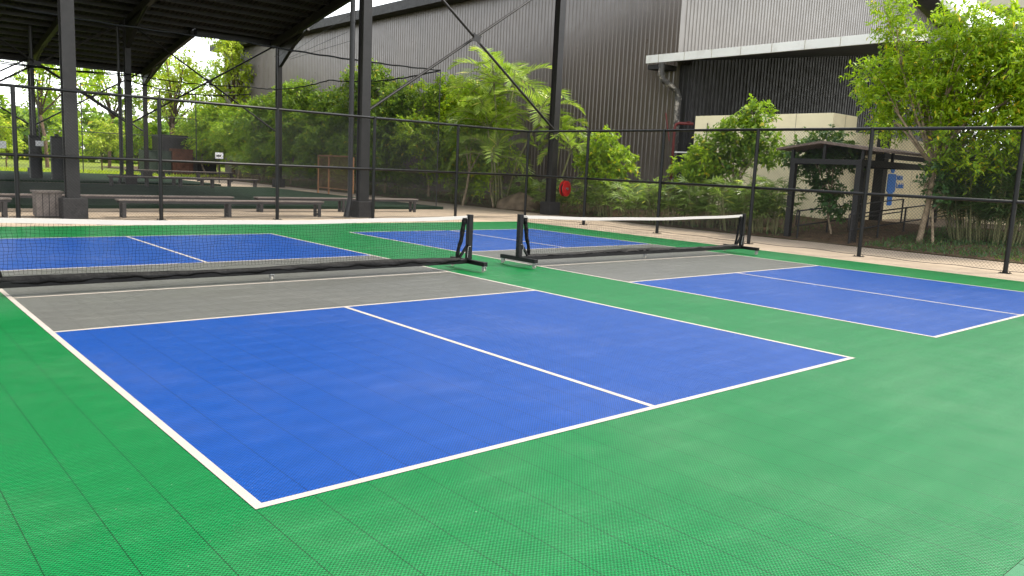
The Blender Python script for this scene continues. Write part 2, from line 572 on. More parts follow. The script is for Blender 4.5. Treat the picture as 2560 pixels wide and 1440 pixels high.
fence('chain_link_fence', 'black chain-link fence on the right, in front of the planted bed',
      (17.3, -3.9), (17.3, 17.45), [-0.95 + 3.9, 2.22 + 3.9, 5.38 + 3.9, 8.42 + 3.9, 11.55 + 3.9, 14.6 + 3.9])
# left fence: posts measured along x at y = 17.55
LF = [17.35, 14.27, 11.15, 8.08, 4.98, 1.86, -1.26, -4.4]
fence('chain_link_fence', 'black chain-link fence at the back, in front of the benches and turf pitch',
      (17.35, 17.55), (-7.5, 17.55), [17.35 - v for v in LF])


# ------------------------------------------------------------------ portable nets
def caster(b_parent, x, y, ztop):
    b = MB()
    b.cbox(x, y, ztop - 0.012, 0.06, 0.06, 0.012)
    b.box(x - 0.022, y - 0.03, ztop - 0.07, x - 0.016, y + 0.03, ztop - 0.012)
    b.box(x + 0.016, y - 0.03, ztop - 0.07, x + 0.022, y + 0.03, ztop - 0.012)
    c = b.build('caster', 'zinc', b_parent)
    MB().disc((x, y + 0.01, 0.02 + 0.036), (1, 0, 0), 0.036, 0.024, 18).build('wheel', 'rubber', c, smooth=False)


def net(xl, xr, yc, label, seed):
    r = random.Random(seed)
    root = empty('portable_net', ((xl + xr) / 2, yc, 0), label, 'sports net', 'portable nets across the two courts')
    zb = 0.115
    bh = 0.07
    MB().box(xl + 0.04, yc - 0.035, zb, xr - 0.04, yc + 0.035, zb + bh).build('base_beam', 'netsteel', root, bevel=0.004)
    for sx, x in ((1, xl), (-1, xr)):
        MB().box(x - 0.04, yc - 0.46, zb, x + 0.04, yc + 0.46, zb + bh - 0.002).build('foot', 'netsteel', root, bevel=0.004)
        MB().box(x - 0.042, yc - 0.042, zb + bh, x + 0.042, yc + 0.042, 0.925).build('upright', 'netsteel', root, bevel=0.004)
        MB().bar((x + sx * 0.035, yc, 0.42), (x + sx * 0.21, yc, zb + bh), 0.035, 0.035).build('brace', 'netsteel', root)
        # release hook wire
        MB().tube([(x, yc - 0.045, 0.40), (x + sx * .05, yc - 0.05, 0.40), (x + sx * .06, yc - 0.05, 0.22)], 0.004, 6).build('hook', 'zinc', root)
        for yy in (-0.42, 0.42):
            caster(root, x, yc + yy, zb)
    caster(root, (xl + xr) / 2, yc, zb)
    a, b = xl + 0.06, xr - 0.06
    def top(u): return 0.905 - 0.052 * 4 * u * (1 - u) + 0.004 * math.sin(u * 19)
    n = 60
    tp = MB()
    for i in range(n):
        u0, u1 = i / n, (i + 1) / n
        X0, X1 = a + (b - a) * u0, a + (b - a) * u1
        z0, z1 = top(u0), top(u1)
        tp.add([(X0, yc - .008, z0 - .055), (X1, yc - .008, z1 - .055), (X1, yc - .008, z1), (X0, yc - .008, z0),
                (X0, yc + .008, z0 - .055), (X1, yc + .008, z1 - .055), (X1, yc + .008, z1), (X0, yc + .008, z0)],
               [(0, 1, 2, 3), (5, 4, 7, 6), (3, 2, 6, 7), (1, 0, 4, 5)])
    tp.build('top_tape', 'tape', root, smooth=False)
    # mesh of knotted cord
    la, lb = a + 0.13, b - 0.13
    nx = int((lb - la) / 0.046)
    nz = 15
    def P(i, j):
        u = (la + (lb - la) * i / nx - a) / (b - a)
        zt = top(u) - 0.055
        zbm = 0.235 + 0.018 * math.sin(i * 0.11 + seed)
        v = j / nz
        wob = 0.010 * math.sin(i * 0.9 + j * 0.6 + seed) * (1 - abs(2 * v - 1) * .5)
        return Vector((la + (lb - la) * i / nx + wob + 0.004 * math.sin(j * 1.7 + i * .3), yc + 0.02 * math.sin(i * 0.13 + seed) * math.sin(v * 3.14),
                       zt + (zbm - zt) * v + 0.006 * math.sin(i * 0.7 + j * 1.1)))
    G = [[P(i, j) for j in range(nz + 1)] for i in range(nx + 1)]
    mb = MB()
    for i in range(nx + 1):
        mb.tube(G[i], 0.0018, 3, caps=False)
    for j in range(nz + 1):
        mb.tube([G[i][j] for i in range(nx + 1)], 0.0018, 3, caps=False)
    mb.build('net_mesh', 'cord', root)
    # sagging black hem along the beam
    hem = MB()
    m = 110
    for i in range(m + 1):
        u = i / m
        x = la + (lb - la) * u
        dz = 0.012 * math.sin(u * 37 + seed) + 0.010 * math.sin(u * 91) + 0.006 * math.sin(u * 171)
        base = zb + 0.100 + (0.016 * math.sin(u * 9 + seed))
        dy = 0.012 * math.sin(u * 50)
        for (yy, zz) in ((-0.004, base + 0.012), (-0.030, base - 0.012 + dz * .6), (-0.041, zb + 0.062 + (dz * .8 if seed == 1 else .006)), (-0.039, zb + (0.038 if seed == 1 else .071) + dz), (0.0, zb + 0.074), (0.040, zb + 0.072), (0.030, base - .012), (0.004, base + 0.012)):
            hem.v.append((x, yc + yy + dy * (1 if zz > zb + .06 else 0), zz))
    for i in range(m):
        for k in range(7):
            q = i * 8 + k
            hem.f.append((q, q + 8, q + 9, q + 1))
    hem.build('hem', 'vinyl', root, smooth=True)
    for sx, x in ((1, la), (-1, lb)):
        sb = MB()
        K = 26
        for i in range(K + 1):
            v = i / K
            z = 0.87 - v * (0.87 - 0.21)
            off = -sx * 0.07 * math.cos(v * 2.4) + 0.006 * math.sin(v * 13 + seed)
            wd = 0.042 - 0.016 * v + 0.004 * math.sin(v * 23)
            for (dx, dy) in ((-wd, -.012), (0, -.022 + .01 * math.sin(v * 40)), (wd, -.012), (wd, .012), (-wd, .012)):
                sb.v.append((x + off + dx, yc + dy, z))
        for i in range(K):
            for k in range(5):
                k2 = (k + 1) % 5
                sb.f.append((i * 5 + k, i * 5 + k2, i * 5 + 5 + k2, i * 5 + 5 + k))
        sb.build('side_strap', 'vinyl', root, smooth=True)
    # tie cord at the top
    MB().tube([(xl - 0.01, yc - .05, 0.87), (xl + 0.03, yc - .06, 0.885), (xl + .12, yc - .03, 0.89)], 0.004, 5).build('tie_cord', 'cord', root)
    return root


net(-0.29, 6.56, 6.84, 'black framed rolling net on the left court, its white tape cut by the left edge', 1)
net(7.69, 14.55, 6.86, 'black framed rolling net on the right court, standing on casters near the corner fence', 4)


# ------------------------------------------------------------------ open steel shed
ROOF0 = (41.5, 8.42)
SL = 0.178
RIDGE = 17.6


def rz(y):
    if y >= RIDGE:
        return ROOF0[1] + SL * (ROOF0[0] - y)
    return ROOF0[1] + SL * (ROOF0[0] - RIDGE) - SL * (RIDGE - y)


shed = empty('open_shed', (11, 18.3, 0), 'black steel open-sided shed whose roof covers the turf pitch behind the fence', 'shed')
XR = 18.85


def roof_panel(name, x0, x1, y0, y1):
    b = MB()
    n = int((x1 - x0) / 0.25)
    th = 0.05
    for i in range(n):
        xa, xb = x0 + i * 0.25, x0 + (i + 1) * 0.25
        ribs = [(xa, 0.0), (xa + 0.16, 0.0), (xa + 0.18, 0.03), (xb - 0.02, 0.03), (xb, 0.0)]
        for (p, hp), (q, hq) in zip(ribs, ribs[1:]):
            b.quad((p, y0, rz(y0) + hp), (q, y0, rz(y0) + hq), (q, y1, rz(y1) + hq), (p, y1, rz(y1) + hp))
    b.quad((x0, y0, rz(y0) + th), (x1, y0, rz(y0) + th), (x1, y1, rz(y1) + th), (x0, y1, rz(y1) + th))
    return b.build(name, 'roofsheet', shed)


roof_panel('roof', -24, XR, 17.6, 41.5)
roof_panel('roof', -24, 14.3, 41.5, 50.5)
pu = MB()
y = 17.7
while y < 50.4:
    xe = 20.5 if y < RIDGE else (XR - .05 if y < 41.4 else 14.2)
    pu.box(-24, y, rz(y) - 0.20, xe, y + 0.05, rz(y) - 0.03)
    pu.box(-24, y + .05, rz(y) - 0.20, xe, y + 0.09, rz(y) - 0.18)
    y += 1.05
pu.build('purlins', 'greysteel', shed)
# edge trims
tr = MB()
tr.box(-24, 50.5, rz(50.5) - .32, 14.4, 50.6, rz(50.5) + .08)
tr.box(14.35, 41.5, rz(41.5) - .34, XR + .1, 41.6, rz(41.5) + .08)
for (x, ya, yb) in ((XR + .03, RIDGE, 41.55), (14.34, 41.6, 50.6)):
    tr.bar((x, ya, rz(ya) - .12), (x, yb, rz(yb) - .12), 0.06, 0.44)
tr.build('roof_edge', 'steel', shed)


def column(x, y, top, w_=0.40, plinth=True, hpl=0.5, capflare=True):
    b = MB()
    t = 0.03
    b.box(x - w_ / 2, y - w_ / 2, 0, x + w_ / 2, y - w_ / 2 + t, top)
    b.box(x - w_ / 2, y + w_ / 2 - t, 0, x + w_ / 2, y + w_ / 2, top)
    b.box(x - w_ / 2 + .04, y - w_ / 2 + t, 0, x - w_ / 2 + .06, y + w_ / 2 - t, top)
    b.box(x + w_ / 2 - .06, y - w_ / 2 + t, 0, x + w_ / 2 - .04, y + w_ / 2 - t, top)
    c = b.build('column', 'greysteel', shed)
    if plinth:
        MB().cbox(x, y, 0, 0.56, 0.56, hpl).build('plinth', 'plinth', c, bevel=0.02)
    return c


cols = [(3.15, 18.35), (11.18, 18.25), (20.08, 19.15), (-5.0, 18.35),
        (18.95, 41.3), (10.75, 41.3), (2.6, 41.3), (-5.6, 41.3),
        (14.2, 50.3), (7.95, 50.3), (1.7, 50.3)]
for (x, y) in cols:
    column(x, y, rz(y) - 0.15, w_=0.29 if y < 45 else 0.22)
# rafters
rf = MB()
for x in (-5.6, 2.6, 10.75, 18.6):
    rf.bar((x, RIDGE, rz(RIDGE) - .38), (x, 41.4, rz(41.4) - .32), 0.2, 0.42)
for x in (1.7, 7.95, 14.1):
    rf.bar((x, 41.4, rz(41.4) - .33), (x, 50.4, rz(50.4) - .3), 0.2, 0.36)
rf.build('rafters', 'greysteel', shed)
# braces: X frames and haunch struts
def brace(a, b, r=0.045): MB().tube([a, b], r, 8).build('brace', 'greysteel', shed)


def xbrace(x0, y0, x1, y1, zl, zh):
    d = Vector((x1 - x0, y1 - y0, 0)).normalized() * 0.2
    a, b = Vector((x0, y0, 0)) + d, Vector((x1, y1, 0)) - d
    brace((a.x, a.y, zl), (b.x, b.y, zh))
    brace((b.x, b.y - .13, zl), (a.x, a.y - .13, zh))
    c = (a + b) / 2
    c.z = (zl + zh) / 2
    g_ = MB()
    n = Vector((-d.y, d.x, 0)).normalized()
    dd = d.normalized()
    pts = []
    for k in range(8):
        rr = 0.28 if k % 2 == 0 else 0.14
        an = math.pi / 8 * 0 + k * math.pi / 4 + math.radians(33)
        pts.append(c + dd * math.cos(an) * rr + Vector((0, 0, 1)) * math.sin(an) * rr * .75)
    g_.add([p - n * .19 for p in pts] + [p - n * .17 for p in pts],
           [tuple(range(8)), tuple(range(15, 7, -1))] + [(k, 8 + k, 8 + (k + 1) % 8, (k + 1) % 8) for k in range(8)])
    g_.build('gusset_plate', 'greysteel', shed)


xbrace(11.18, 18.25, 20.08, 19.15, 3.3, 8.75)
xbrace(10.75, 41.3, 18.95, 41.3, 3.2, 8.1)
xbrace(2.6, 41.3, 10.75, 41.3, 3.2, 8.1)
xbrace(7.95, 50.3, 14.2, 50.3, 3.0, 6.6)
xbrace(1.7, 50.3, 7.95, 50.3, 3.0, 6.6)
for x in (2.6, 10.75, 18.95):
    brace((x, 41.2, 7.2), (x, 37.6, rz(37.6) - .45), 0.08)
for x in (1.7, 7.95, 14.2):
    brace((x, 50.2, 5.9), (x, 46.0, rz(46.0) - .4), 0.08)
for x in (10.75, 18.95):
    b = MB()
    b.add([(x - .1, 41.1, 6.9), (x + .1, 41.1, 6.9), (x + .1, 38.4, rz(38.4) - .45), (x - .1, 38.4, rz(38.4) - .45), (x - .1, 41.1, 8.1), (x + .1, 41.1, 8.1)],
          [(0, 1, 2, 3), (0, 3, 4), (1, 5, 2), (3, 2, 5, 4), (0, 4, 5, 1)])
    b.build('haunch', 'greysteel', shed)
for x in (14.2,):
    MB().add([(x - .1, 50.2, 5.9), (x + .1, 50.2, 5.9), (x + .1, 48.2, rz(48.2) - .4), (x - .1, 48.2, rz(48.2) - .4), (x - .1, 50.2, 6.7), (x + .1, 50.2, 6.7)],
             [(0, 1, 2, 3), (0, 3, 4), (1, 5, 2), (3, 2, 5, 4), (0, 4, 5, 1)]).build('haunch', 'greysteel', shed)
# roof conduits hanging under purlins and thin stay wires
brace((-2, 30.5, rz(30.5) - .55), (18.6, 30.5, rz(30.5) - .55), 0.05)
# downpipes beside columns
for (x, y, top) in ((10.72, 18.2, 11.6), (10.3, 41.2, 8.0)):
    b = MB().tube([(x - .12, y - .02, 0.02), (x - .02, y, 0.45), (x, y, 0.6), (x, y, top)], [0.10, 0.085, 0.075, 0.075], 12)
    for zz in (1.0, 2.6, 4.2, 5.8):
        b.disc((x, y, zz), (0, 0, 1), 0.085, 0.04, 12)
    b.build('downpipe', 'steel', shed, smooth=False)
# stay wires near far corner column
sw = MB()
for k, (dx, dz) in enumerate(((-2.4, 1.6), (-1.2, 1.9), (1.0, 1.7), (2.6, 1.0), (4.0, .8))):
    sw.tube([(18.9 + dx * .15, 41.0, 7.4), (18.9 + dx * .6, 41.0 - 5 * dz, 7.4 + dz * 1.2)], 0.012, 4)
sw.build('stay_wires', 'greysteel', shed)

# ------------------------------------------------------------------ training net cage (fine mesh) and its head cables
cage = empty('netting_cage', (17.2, 22.7, 0), 'dark fine-mesh netting hung from sagging cables beside the turf pitch', 'netting')


def sag(a, b, s, n=24, wob=0.0):
    a, b = Vector(a), Vector(b)
    return [a.lerp(b, i / n) - Vector((0, 0, s * 4 * (i / n) * (1 - i / n) + wob * math.sin(i * 1.7))) for i in range(n + 1)]


runs = [((17.15, 22.7, 5.4), (17.15, 31.8, 5.5), .22), ((17.15, 31.8, 5.5), (17.15, 41.0, 5.6), .25),
        ((17.15, 22.7, 5.4), (9.0, 22.7, 5.42), .08), ((9.0, 22.7, 5.42), (0.0, 22.7, 5.6), .12),
        ((17.15, 41.0, 5.6), (10.6, 41.0, 5.6), .15), ((10.6, 41.0, 5.6), (2.6, 41.0, 5.8), .2),
        ((2.6, 41.0, 5.8), (-5.6, 41.0, 5.9), .2), ((17.15, 41.0, 5.2), (10.6, 41.0, 5.3), .35), ((10.6, 41.0, 5.5), (2.6, 41.0, 5.6), .1)]
for a, b, s_ in runs:
    MB().tube(sag(a, b, s_, 30, .012), 0.028, 6).build('head_cable', 'cord', cage, smooth=True)
scr = MB()
top = sag((17.15, 22.7, 5.4), (17.15, 31.8, 5.5), .22, 16) + sag((17.15, 31.8, 5.5), (17.15, 41.0, 5.6), .25, 16)[1:]
for p, q in zip(top, top[1:]):
    scr.quad((p.x, p.y, 0.02), (q.x, q.y, 0.02), q, p)
scr.build('side_mesh', 'screen', cage)
MB().tube([(17.15, 22.7, 0), (17.15, 22.7, 5.42)], 0.02, 6).build('corner_cable', 'wire', cage)


# ------------------------------------------------------------------ benches
def bench(x0, x1, y, nlegs, label, z=0.47, base=0.0):
    L_ = x1 - x0
    r = empty('bench', ((x0 + x1) / 2, y, base), label, 'bench', 'benches around the turf pitch')
    s = MB()
    for k in range(3):
        yy = y - 0.18 + k * 0.125
        s.box(x0, yy, base + z - 0.035, x1, yy + 0.11, base + z)
    s.build('seat', 'bench', r, bevel=0.004)
    s = MB()
    s.box(x0 + .03, y - .17, base + z - .095, x1 - .03, y - .13, base + z - .036)
    s.box(x0 + .03, y + .13, base + z - .095, x1 - .03, y + .17, base + z - .036)
    s.build('apron', 'benchleg', r)
    for k in range(nlegs):
        x = x0 + 0.14 + (L_ - 0.28) * k / (nlegs - 1)
        b = MB()
        b.box(x - .04, y - .17, base, x + .04, y - .10, base + z - .097)
        b.box(x - .04, y + .10, base, x + .04, y + .17, base + z - .097)
        b.box(x - .03, y - .10, base + .05, x + .03, y + .10, base + .11)
        b.build('leg', 'benchleg', r)


bench(4.2, 9.95, 18.55, 3, 'long grey slatted bench right behind the back fence, between the two nearest columns')
bench(-1.2, 8.0, 20.6, 4, 'very long bench second from the fence, in front of the turf on the left')
bench(8.75, 14.75, 20.6, 3, 'long bench by the turf whose right end stands clear beside the netting corner')
bench(-2.5, 1.9, 18.7, 3, 'bench cut by the left edge of the photo, beside the slatted bin')
bench(8.4, 13.3, 36.2, 4, 'bench on the far side of the pitch in front of the far column plinth', base=0.1)
bench(12.4, 17.1, 40.0, 4, 'bench farthest right at the end of the pitch near the corner column')
bench(12.5, 19.2, 48.8, 4, 'raised bench farthest away, in front of the green cabinet and rusty panels', z=0.62)

b = empty('litter_bin', (2.68, 18.75, 0), 'grey slatted litter bin beside the nearest left column', 'bin')
bb = MB()
for k in range(4):
    bb.box(2.40 + k * 0.14, 18.52, 0.04, 2.40 + k * 0.14 + 0.125, 18.55, 0.60)
    bb.box(2.40 + k * 0.14, 18.97, 0.04, 2.40 + k * 0.14 + 0.125, 19.0, 0.60)
    bb.box(2.40, 18.55 + k * .105, 0.04, 2.43, 18.55 + k * .105 + .09, 0.60)
    bb.box(2.93, 18.55 + k * .105, 0.04, 2.96, 18.55 + k * .105 + .09, 0.60)
bb.build('bin_body', 'bench', b)
MB().box(2.36, 18.48, 0.60, 3.0, 19.04, 0.65).build('bin_rim', 'bench', b, bevel=.01)
MB().box(2.43, 18.55, 0.0, 2.93, 18.97, 0.59).build('bin_liner', 'benchleg', b)

# padded posts on the far pitch
def pad(x, y, label, sign):
    r = empty('padded_post', (x, y, 0), label, 'padded post', 'padded posts behind the far pitch')
    b = MB()
    n = 12
    for j in range(n + 1):
        z = 0.08 + 2.2 * j / n
        for k in range(12):
            a = 2 * math.pi * k / 12
            rr = 0.30 + 0.02 * math.sin(j * 1.7 + k * 2.1) + .015 * math.sin(k * 3 + j)
            b.v.append((x + max(-.27, min(.27, rr * math.cos(a) * 1.2)), y + max(-.22, min(.22, rr * math.sin(a) * 1.2)), z))
    for j in range(n):
        for k in range(12):
            k2 = (k + 1) % 12
            b.f.append((j * 12 + k, j * 12 + k2, j * 12 + 12 + k2, j * 12 + 12 + k))
    b.f.append(tuple(n * 12 + k for k in range(12)))
    b.build('tarpaulin_wrap', 'tarp', r, smooth=True)
    MB().tube([(x, y, 0), (x, y, 2.4 if not sign else rz(y) - .1)], 0.1, 10).build('post', 'steel', r)
    if sign:
        MB().box(x - .02, y - .29, 1.75, x + .34, y - .275, 2.02).build('notice', 'paper', r)


pad(7.03, 44.5, 'tarpaulin-wrapped post with a white notice near the left edge of the far pitch', True)
pad(7.72, 42.9, 'plain tarpaulin-wrapped post just left of the nearest left column', False)
r = empty('notice_board', (5.3, 44.5, 0), 'white notice board on a thin post at the far left behind the fence', 'sign')
MB().box(4.9, 44.48, 1.55, 5.75, 44.52, 1.92).build('board', 'paper', r)
MB().tube([(5.3, 44.55, 0), (5.3, 44.55, 1.8)], 0.04, 8).build('post', 'benchleg', r)

# ------------------------------------------------------------------ things beyond the pitch
def ribbed_box(name, x0, y0, x1, y1, h, m, label, cat, z0=0.0, rib=0.3):
    b = MB().box(x0, y0, z0, x1, y1, z0 + h)
    x = x0 + rib / 2
    while x < x1 - rib * .4:
        b.box(x, y0 - .04, z0 + .08, x + rib * .45, y0 - .001, z0 + h - .08)
        x += rib
    b.box(x0 - .03, y0 - .05, z0 + h, x1 + .03, y1, z0 + h + .06)
    return tag(b.build(name, m), label, cat)


ribbed_box('storage_cabinet', 17.2, 61, 19.15, 62.5, 1.8, 'darkgreen', 'dark green metal cabinet beyond the far pitch, left of the rusty panels', 'cabinet', rib=.6)
ribbed_box('panel_stack', 19.2, 60.8, 20.75, 61.6, 2.0, 'rust', 'rust-red sheet panels standing beside the dark green cabinet', 'panels', rib=.5)
ribbed_box('shipping_container', 19.25, 63.5, 23.6, 66, 3.1, 'blacksheet', 'black ribbed container behind the rusty panels, half hidden by shrubs', 'container', rib=.45)
r = empty('small_sign', (20.6, 47, 0), 'small white sign on a stake among the shrubs beyond the benches', 'sign')
MB().box(17.35, 47.0, 1.50, 17.85, 47.03, 1.88).build('board', 'paper', r)
MB().tube([(17.6, 47.05, 0), (17.6, 47.05, 1.8)], 0.03, 6).build('stake', 'benchleg', r)
s_ = MB()
for k in range(3):
    s_.box(17.42 + k * .1, 46.99, 1.62, 17.50 + k * .1, 46.998, 1.74)
s_.build('marking', 'benchleg', r)

# brown mesh gate frame standing by the netting
r = empty('mesh_panel', (17.4, 31.6, 0), 'brown timber-framed mesh panel standing by the netting, left of the pipe column', 'panel')
fm = MB()
for y in (29.95, 32.2, 33.3):
    fm.bar((17.4, y, 0), (17.4, y, 1.95), 0.06, 0.06)
fm.bar((17.4, 29.95, 1.93), (17.4, 33.3, 1.93), 0.07, 0.07)
fm.bar((17.4, 29.95, 0.35), (17.4, 33.3, 0.35), 0.05, 0.05)
fm.bar((17.4, 30.0, .2), (17.4, 30.0, 1.9), 0.28, 0.05)
fm.build('frame', 'brownframe', r)
MB().quad((17.4, 29.95, .35), (17.4, 33.3, .35), (17.4, 33.3, 1.93), (17.4, 29.95, 1.93)).build('mesh', 'rustscreen', r)


# ------------------------------------------------------------------ warehouse
wh = empty('warehouse', (27, 18.3, 0), 'huge charcoal corrugated-metal warehouse behind the trees', 'building')
WX, WY = 27.0, 18.9
EZ = 11.45


def corr(name, p0, p1, z0, z1a, z1b, m, pitch=0.25, depth=0.032, parent=wh):
    """vertical trapezoid sheet from p0 to p1 (xy), top height runs z1a -> z1b"""
    p0, p1 = Vector((*p0, 0)), Vector((*p1, 0))
    L_ = (p1 - p0).length
    d = (p1 - p0) / L_
    n = Vector((d.y, -d.x, 0))
    b = MB()
    prof = []
    k = 0
    while k * pitch < L_ - 1e-6:
        s0 = k * pitch
        for ds, h in ((0, 0), (0.55, 0), (0.68, 1), (0.87, 1)):
            s1 = s0 + ds * pitch
            if s1 < L_:
                prof.append((s1, h))
        k += 1
    prof.append((L_, 0))
    for i, (s_, h) in enumerate(prof):
        p = p0 + d * s_ + n * (h * depth)
        zt = z1a + (z1b - z1a) * s_ / L_
        b.v.append((p.x, p.y, z0))
        b.v.append((p.x, p.y, zt))
        if i:
            q = (i - 1) * 2
            b.f.append((q, q + 2, q + 3, q + 1))
    return b.build(name, m, parent)


# long side facing the pitch (x = WX), outward normal -x
corr('side_wall', (WX, 70.5), (WX, WY), 0, EZ, EZ, 'wallsheet')
# gable facing the camera (y = WY)
XE, RX = 55.0, 41.0
corr('gable_wall', (WX, WY), (RX, WY), 0, EZ, EZ + 3.2, 'wallsheet2')
corr('gable_wall', (RX, WY), (XE, WY), 0, EZ + 3.2, EZ, 'wallsheet2')
MB().box(WX - .06, WY - .07, 0, WX + .2, WY - .045, EZ).build('corner_trim', 'wallsheet2', wh)
rfm = MB()
for (xa, za, xb, zb_) in ((WX - .7, EZ - .02, RX, EZ + 3.35), (RX, EZ + 3.35, XE + 1.3, EZ - .1)):
    rfm.add([(xa, WY - 1.4, za), (xb, WY - 1.4, zb_), (xb, 71.5, zb_), (xa, 71.5, za),
             (xa, WY - 1.4, za + .18), (xb, WY - 1.4, zb_ + .18), (xb, 71.5, zb_ + .18), (xa, 71.5, za + .18)],
            [(0, 3, 2, 1), (4, 5, 6, 7), (0, 1, 5, 4), (1, 2, 6, 5), (2, 3, 7, 6), (3, 0, 4, 7)])
rfm.build('roof', 'blacksheet', wh)
rk = MB()
rk.bar((RX, WY - 1.43, EZ + 3.43), (XE + 1.3, WY - 1.43, EZ), 0.04, 0.4)
rk.bar((WX - .7, WY - 1.43, EZ + .1), (RX, WY - 1.43, EZ + 3.43), 0.04, 0.4)
rk.build('rake_trim', 'greyfascia', wh)
ev = MB()
ev.box(WX - .95, WY - 1.4, EZ - .42, WX - .68, 71.5, EZ + .16)
ev.box(WX - .68, WY - 1.4, EZ - .42, WX - .06, 71.5, EZ - .34)
ev.build('eave_gutter', 'blacksheet', wh)
# canopy over the restroom: projects towards the camera from the gable wall
CS = 0.14


def cz(x): return 6.50 + CS * (x - 26.0)


def slab(b, x0, y0, x1, y1, t0, t1):
    return b.add([(x0, y0, cz(x0) + t0), (x1, y0, cz(x1) + t0), (x1, y1, cz(x1) + t0), (x0, y1, cz(x0) + t0),
                  (x0, y0, cz(x0) + t1), (x1, y0, cz(x1) + t1), (x1, y1, cz(x1) + t1), (x0, y1, cz(x0) + t1)],
                 [(0, 3, 2, 1), (4, 5, 6, 7), (0, 1, 5, 4), (1, 2, 6, 5), (2, 3, 7, 6), (3, 0, 4, 7)])


slab(MB(), 26.05, 8.8, 56, WY - .06, 0.0, 0.10).build('canopy_soffit', 'wallblack', wh)
cf = MB()
cf.box(25.93, 8.8, 6.50, 26.03, 19.75, 6.83)
slab(cf, 26.03, 8.7, 56, 8.79, 0.0, 0.3)
cf.build('canopy_fascia', 'fascia', wh)
cj = MB()
for k in range(8):
    cj.box(25.922, 9.6 + k * 1.35, 6.50, 25.93, 9.615 + k * 1.35, 6.83)
cj.build('fascia_joints', 'joint', wh)
slab(MB(), 26.04, 8.8, 56, WY - .06, 0.11, 0.20).build('canopy_roof', 'greyfascia', wh)
MB().box(26.1, WY - .055, 6.20, 26.22, WY - .01, 6.44).build('bracket', 'wallblack', wh)
MB().box(26.03, WY - .05, 6.25, 26.98, 19.7, 6.44).build('canopy_beam', 'wallblack', wh)
# wall under the canopy, its shade put into the dark colour
corr('canopy_shade_wall', (27.15, 18.2), (56, 18.2), 0, cz(27.15) - .01, cz(56) - .01, 'wallblack', pitch=0.27)
corr('canopy_shade_wall', (27.15, 18.85), (27.15, 18.2), 0, 6.5, 6.5, 'wallblack', pitch=0.27)
# lower gutter continuing beyond the canopy
lg = MB()
lg.box(27.4, 3.2, 6.60, 27.5, 8.6, 6.95)
lg.box(27.5, 3.2, 6.60, 40, 3.3, 6.95)
lg.build('far_gutter', 'greyfascia', wh)
MB().box(27.5, 3.3, 6.7, 40, 8.6, 6.8).build('far_canopy', 'wallblack', wh)
for (x, y) in ((29.45, 10.55), (45, 9.2), (39, 4)):
    MB().tube([(x, y, 0.35), (x, y, cz(x) if y > 5 else 6.7)], 0.1, 12).build('canopy_post', 'fascia', wh)
# big gutter downpipe
dp = MB().tube([(25.98, 18.9, 6.45), (25.98, 18.9, 6.0), (26.05, 18.8, 5.75), (26.55, 18.45, 5.35), (26.62, 18.4, 5.1), (26.62, 18.4, 0.3)], 0.13, 14)
for z in (5.98, 5.0, 3.2, 1.4):
    dp.disc((26.62 if z < 5.5 else 25.98, 18.4 if z < 5.5 else 18.9, z), (0, 0, 1), 0.15, 0.07, 14)
dp.build('downpipe', 'pipe', wh, smooth=False)

# white and red fire pipes beside the restroom
r = empty('fire_pipe', (25.9, 17.6, 0), 'faded red fire riser pipe with a bent top beside the downpipe', 'pipe')
MB().tube([(25.9, 17.9, .3), (25.9, 17.9, 3.75), (25.92, 17.85, 3.88), (25.98, 17.75, 3.93), (26.1, 17.1, 3.9)], 0.06, 10).build('riser', 'redpipe', r, smooth=True)
MB().tube([(25.85, 18.1, 3.2), (25.8, 18.35, 4.35)], 0.03, 8).build('side_pipe', 'redpipe', r)
MB().disc((26.05, 17.3, 3.98), (0, 0, 1), 0.09, 0.03).build('valve', 'redpipe', r)
r = tag(MB().tube([(25.9, 17.8, 2.72), (26.0, 16.95, 2.72)], 0.03, 8).build('water_pipe', 'fascia'), 'thin white pipe running from the red riser to the cream wall', 'pipe')

# ------------------------------------------------------------------ restroom building
rb = empty('restroom_building', (26, 10.97, 0), 'cream restroom building with a blue man figure on its wall, under the canopy', 'building')
w_ = MB()
w_.box(26.0, 10.97, 0.0, 27.8, 16.94, 4.21)
w_.box(27.8, 11.0, 0.0, 28.8, 16.9, 3.64)
w_.box(28.8, 11.0, 2.62, 29.3, 16.9, 3.64)
w_.box(28.8, 11.35, 0.0, 29.3, 16.9, 2.62)
w_.box(29.3, 11.0, 0.0, 44.0, 16.9, 3.64)
w_.build('wall', 'cream', rb)
MB().box(28.84, 11.28, 0.38, 29.26, 11.34, 2.58).build('door', 'door', rb)
for y in (12.4, 14.1, 15.5):
    MB().box(25.994, y, 0.2, 25.999, y + .015, 4.2).build('panel_joint', 'joint', rb)
for x in (26.9, 33.1, 34.9):
    yj = 10.962 if x < 27.8 else 10.993
    MB().box(x, yj, 0.38, x + .015, yj + .005, 4.2 if x < 27.8 else 3.62).build('panel_joint', 'joint', rb)
MB().tube([(25.96, 16.3, 2.9), (25.96, 16.3, 3.85), (25.9, 16.25, 3.9)], 0.02, 6).build('vent_pipe', 'benchleg', rb)
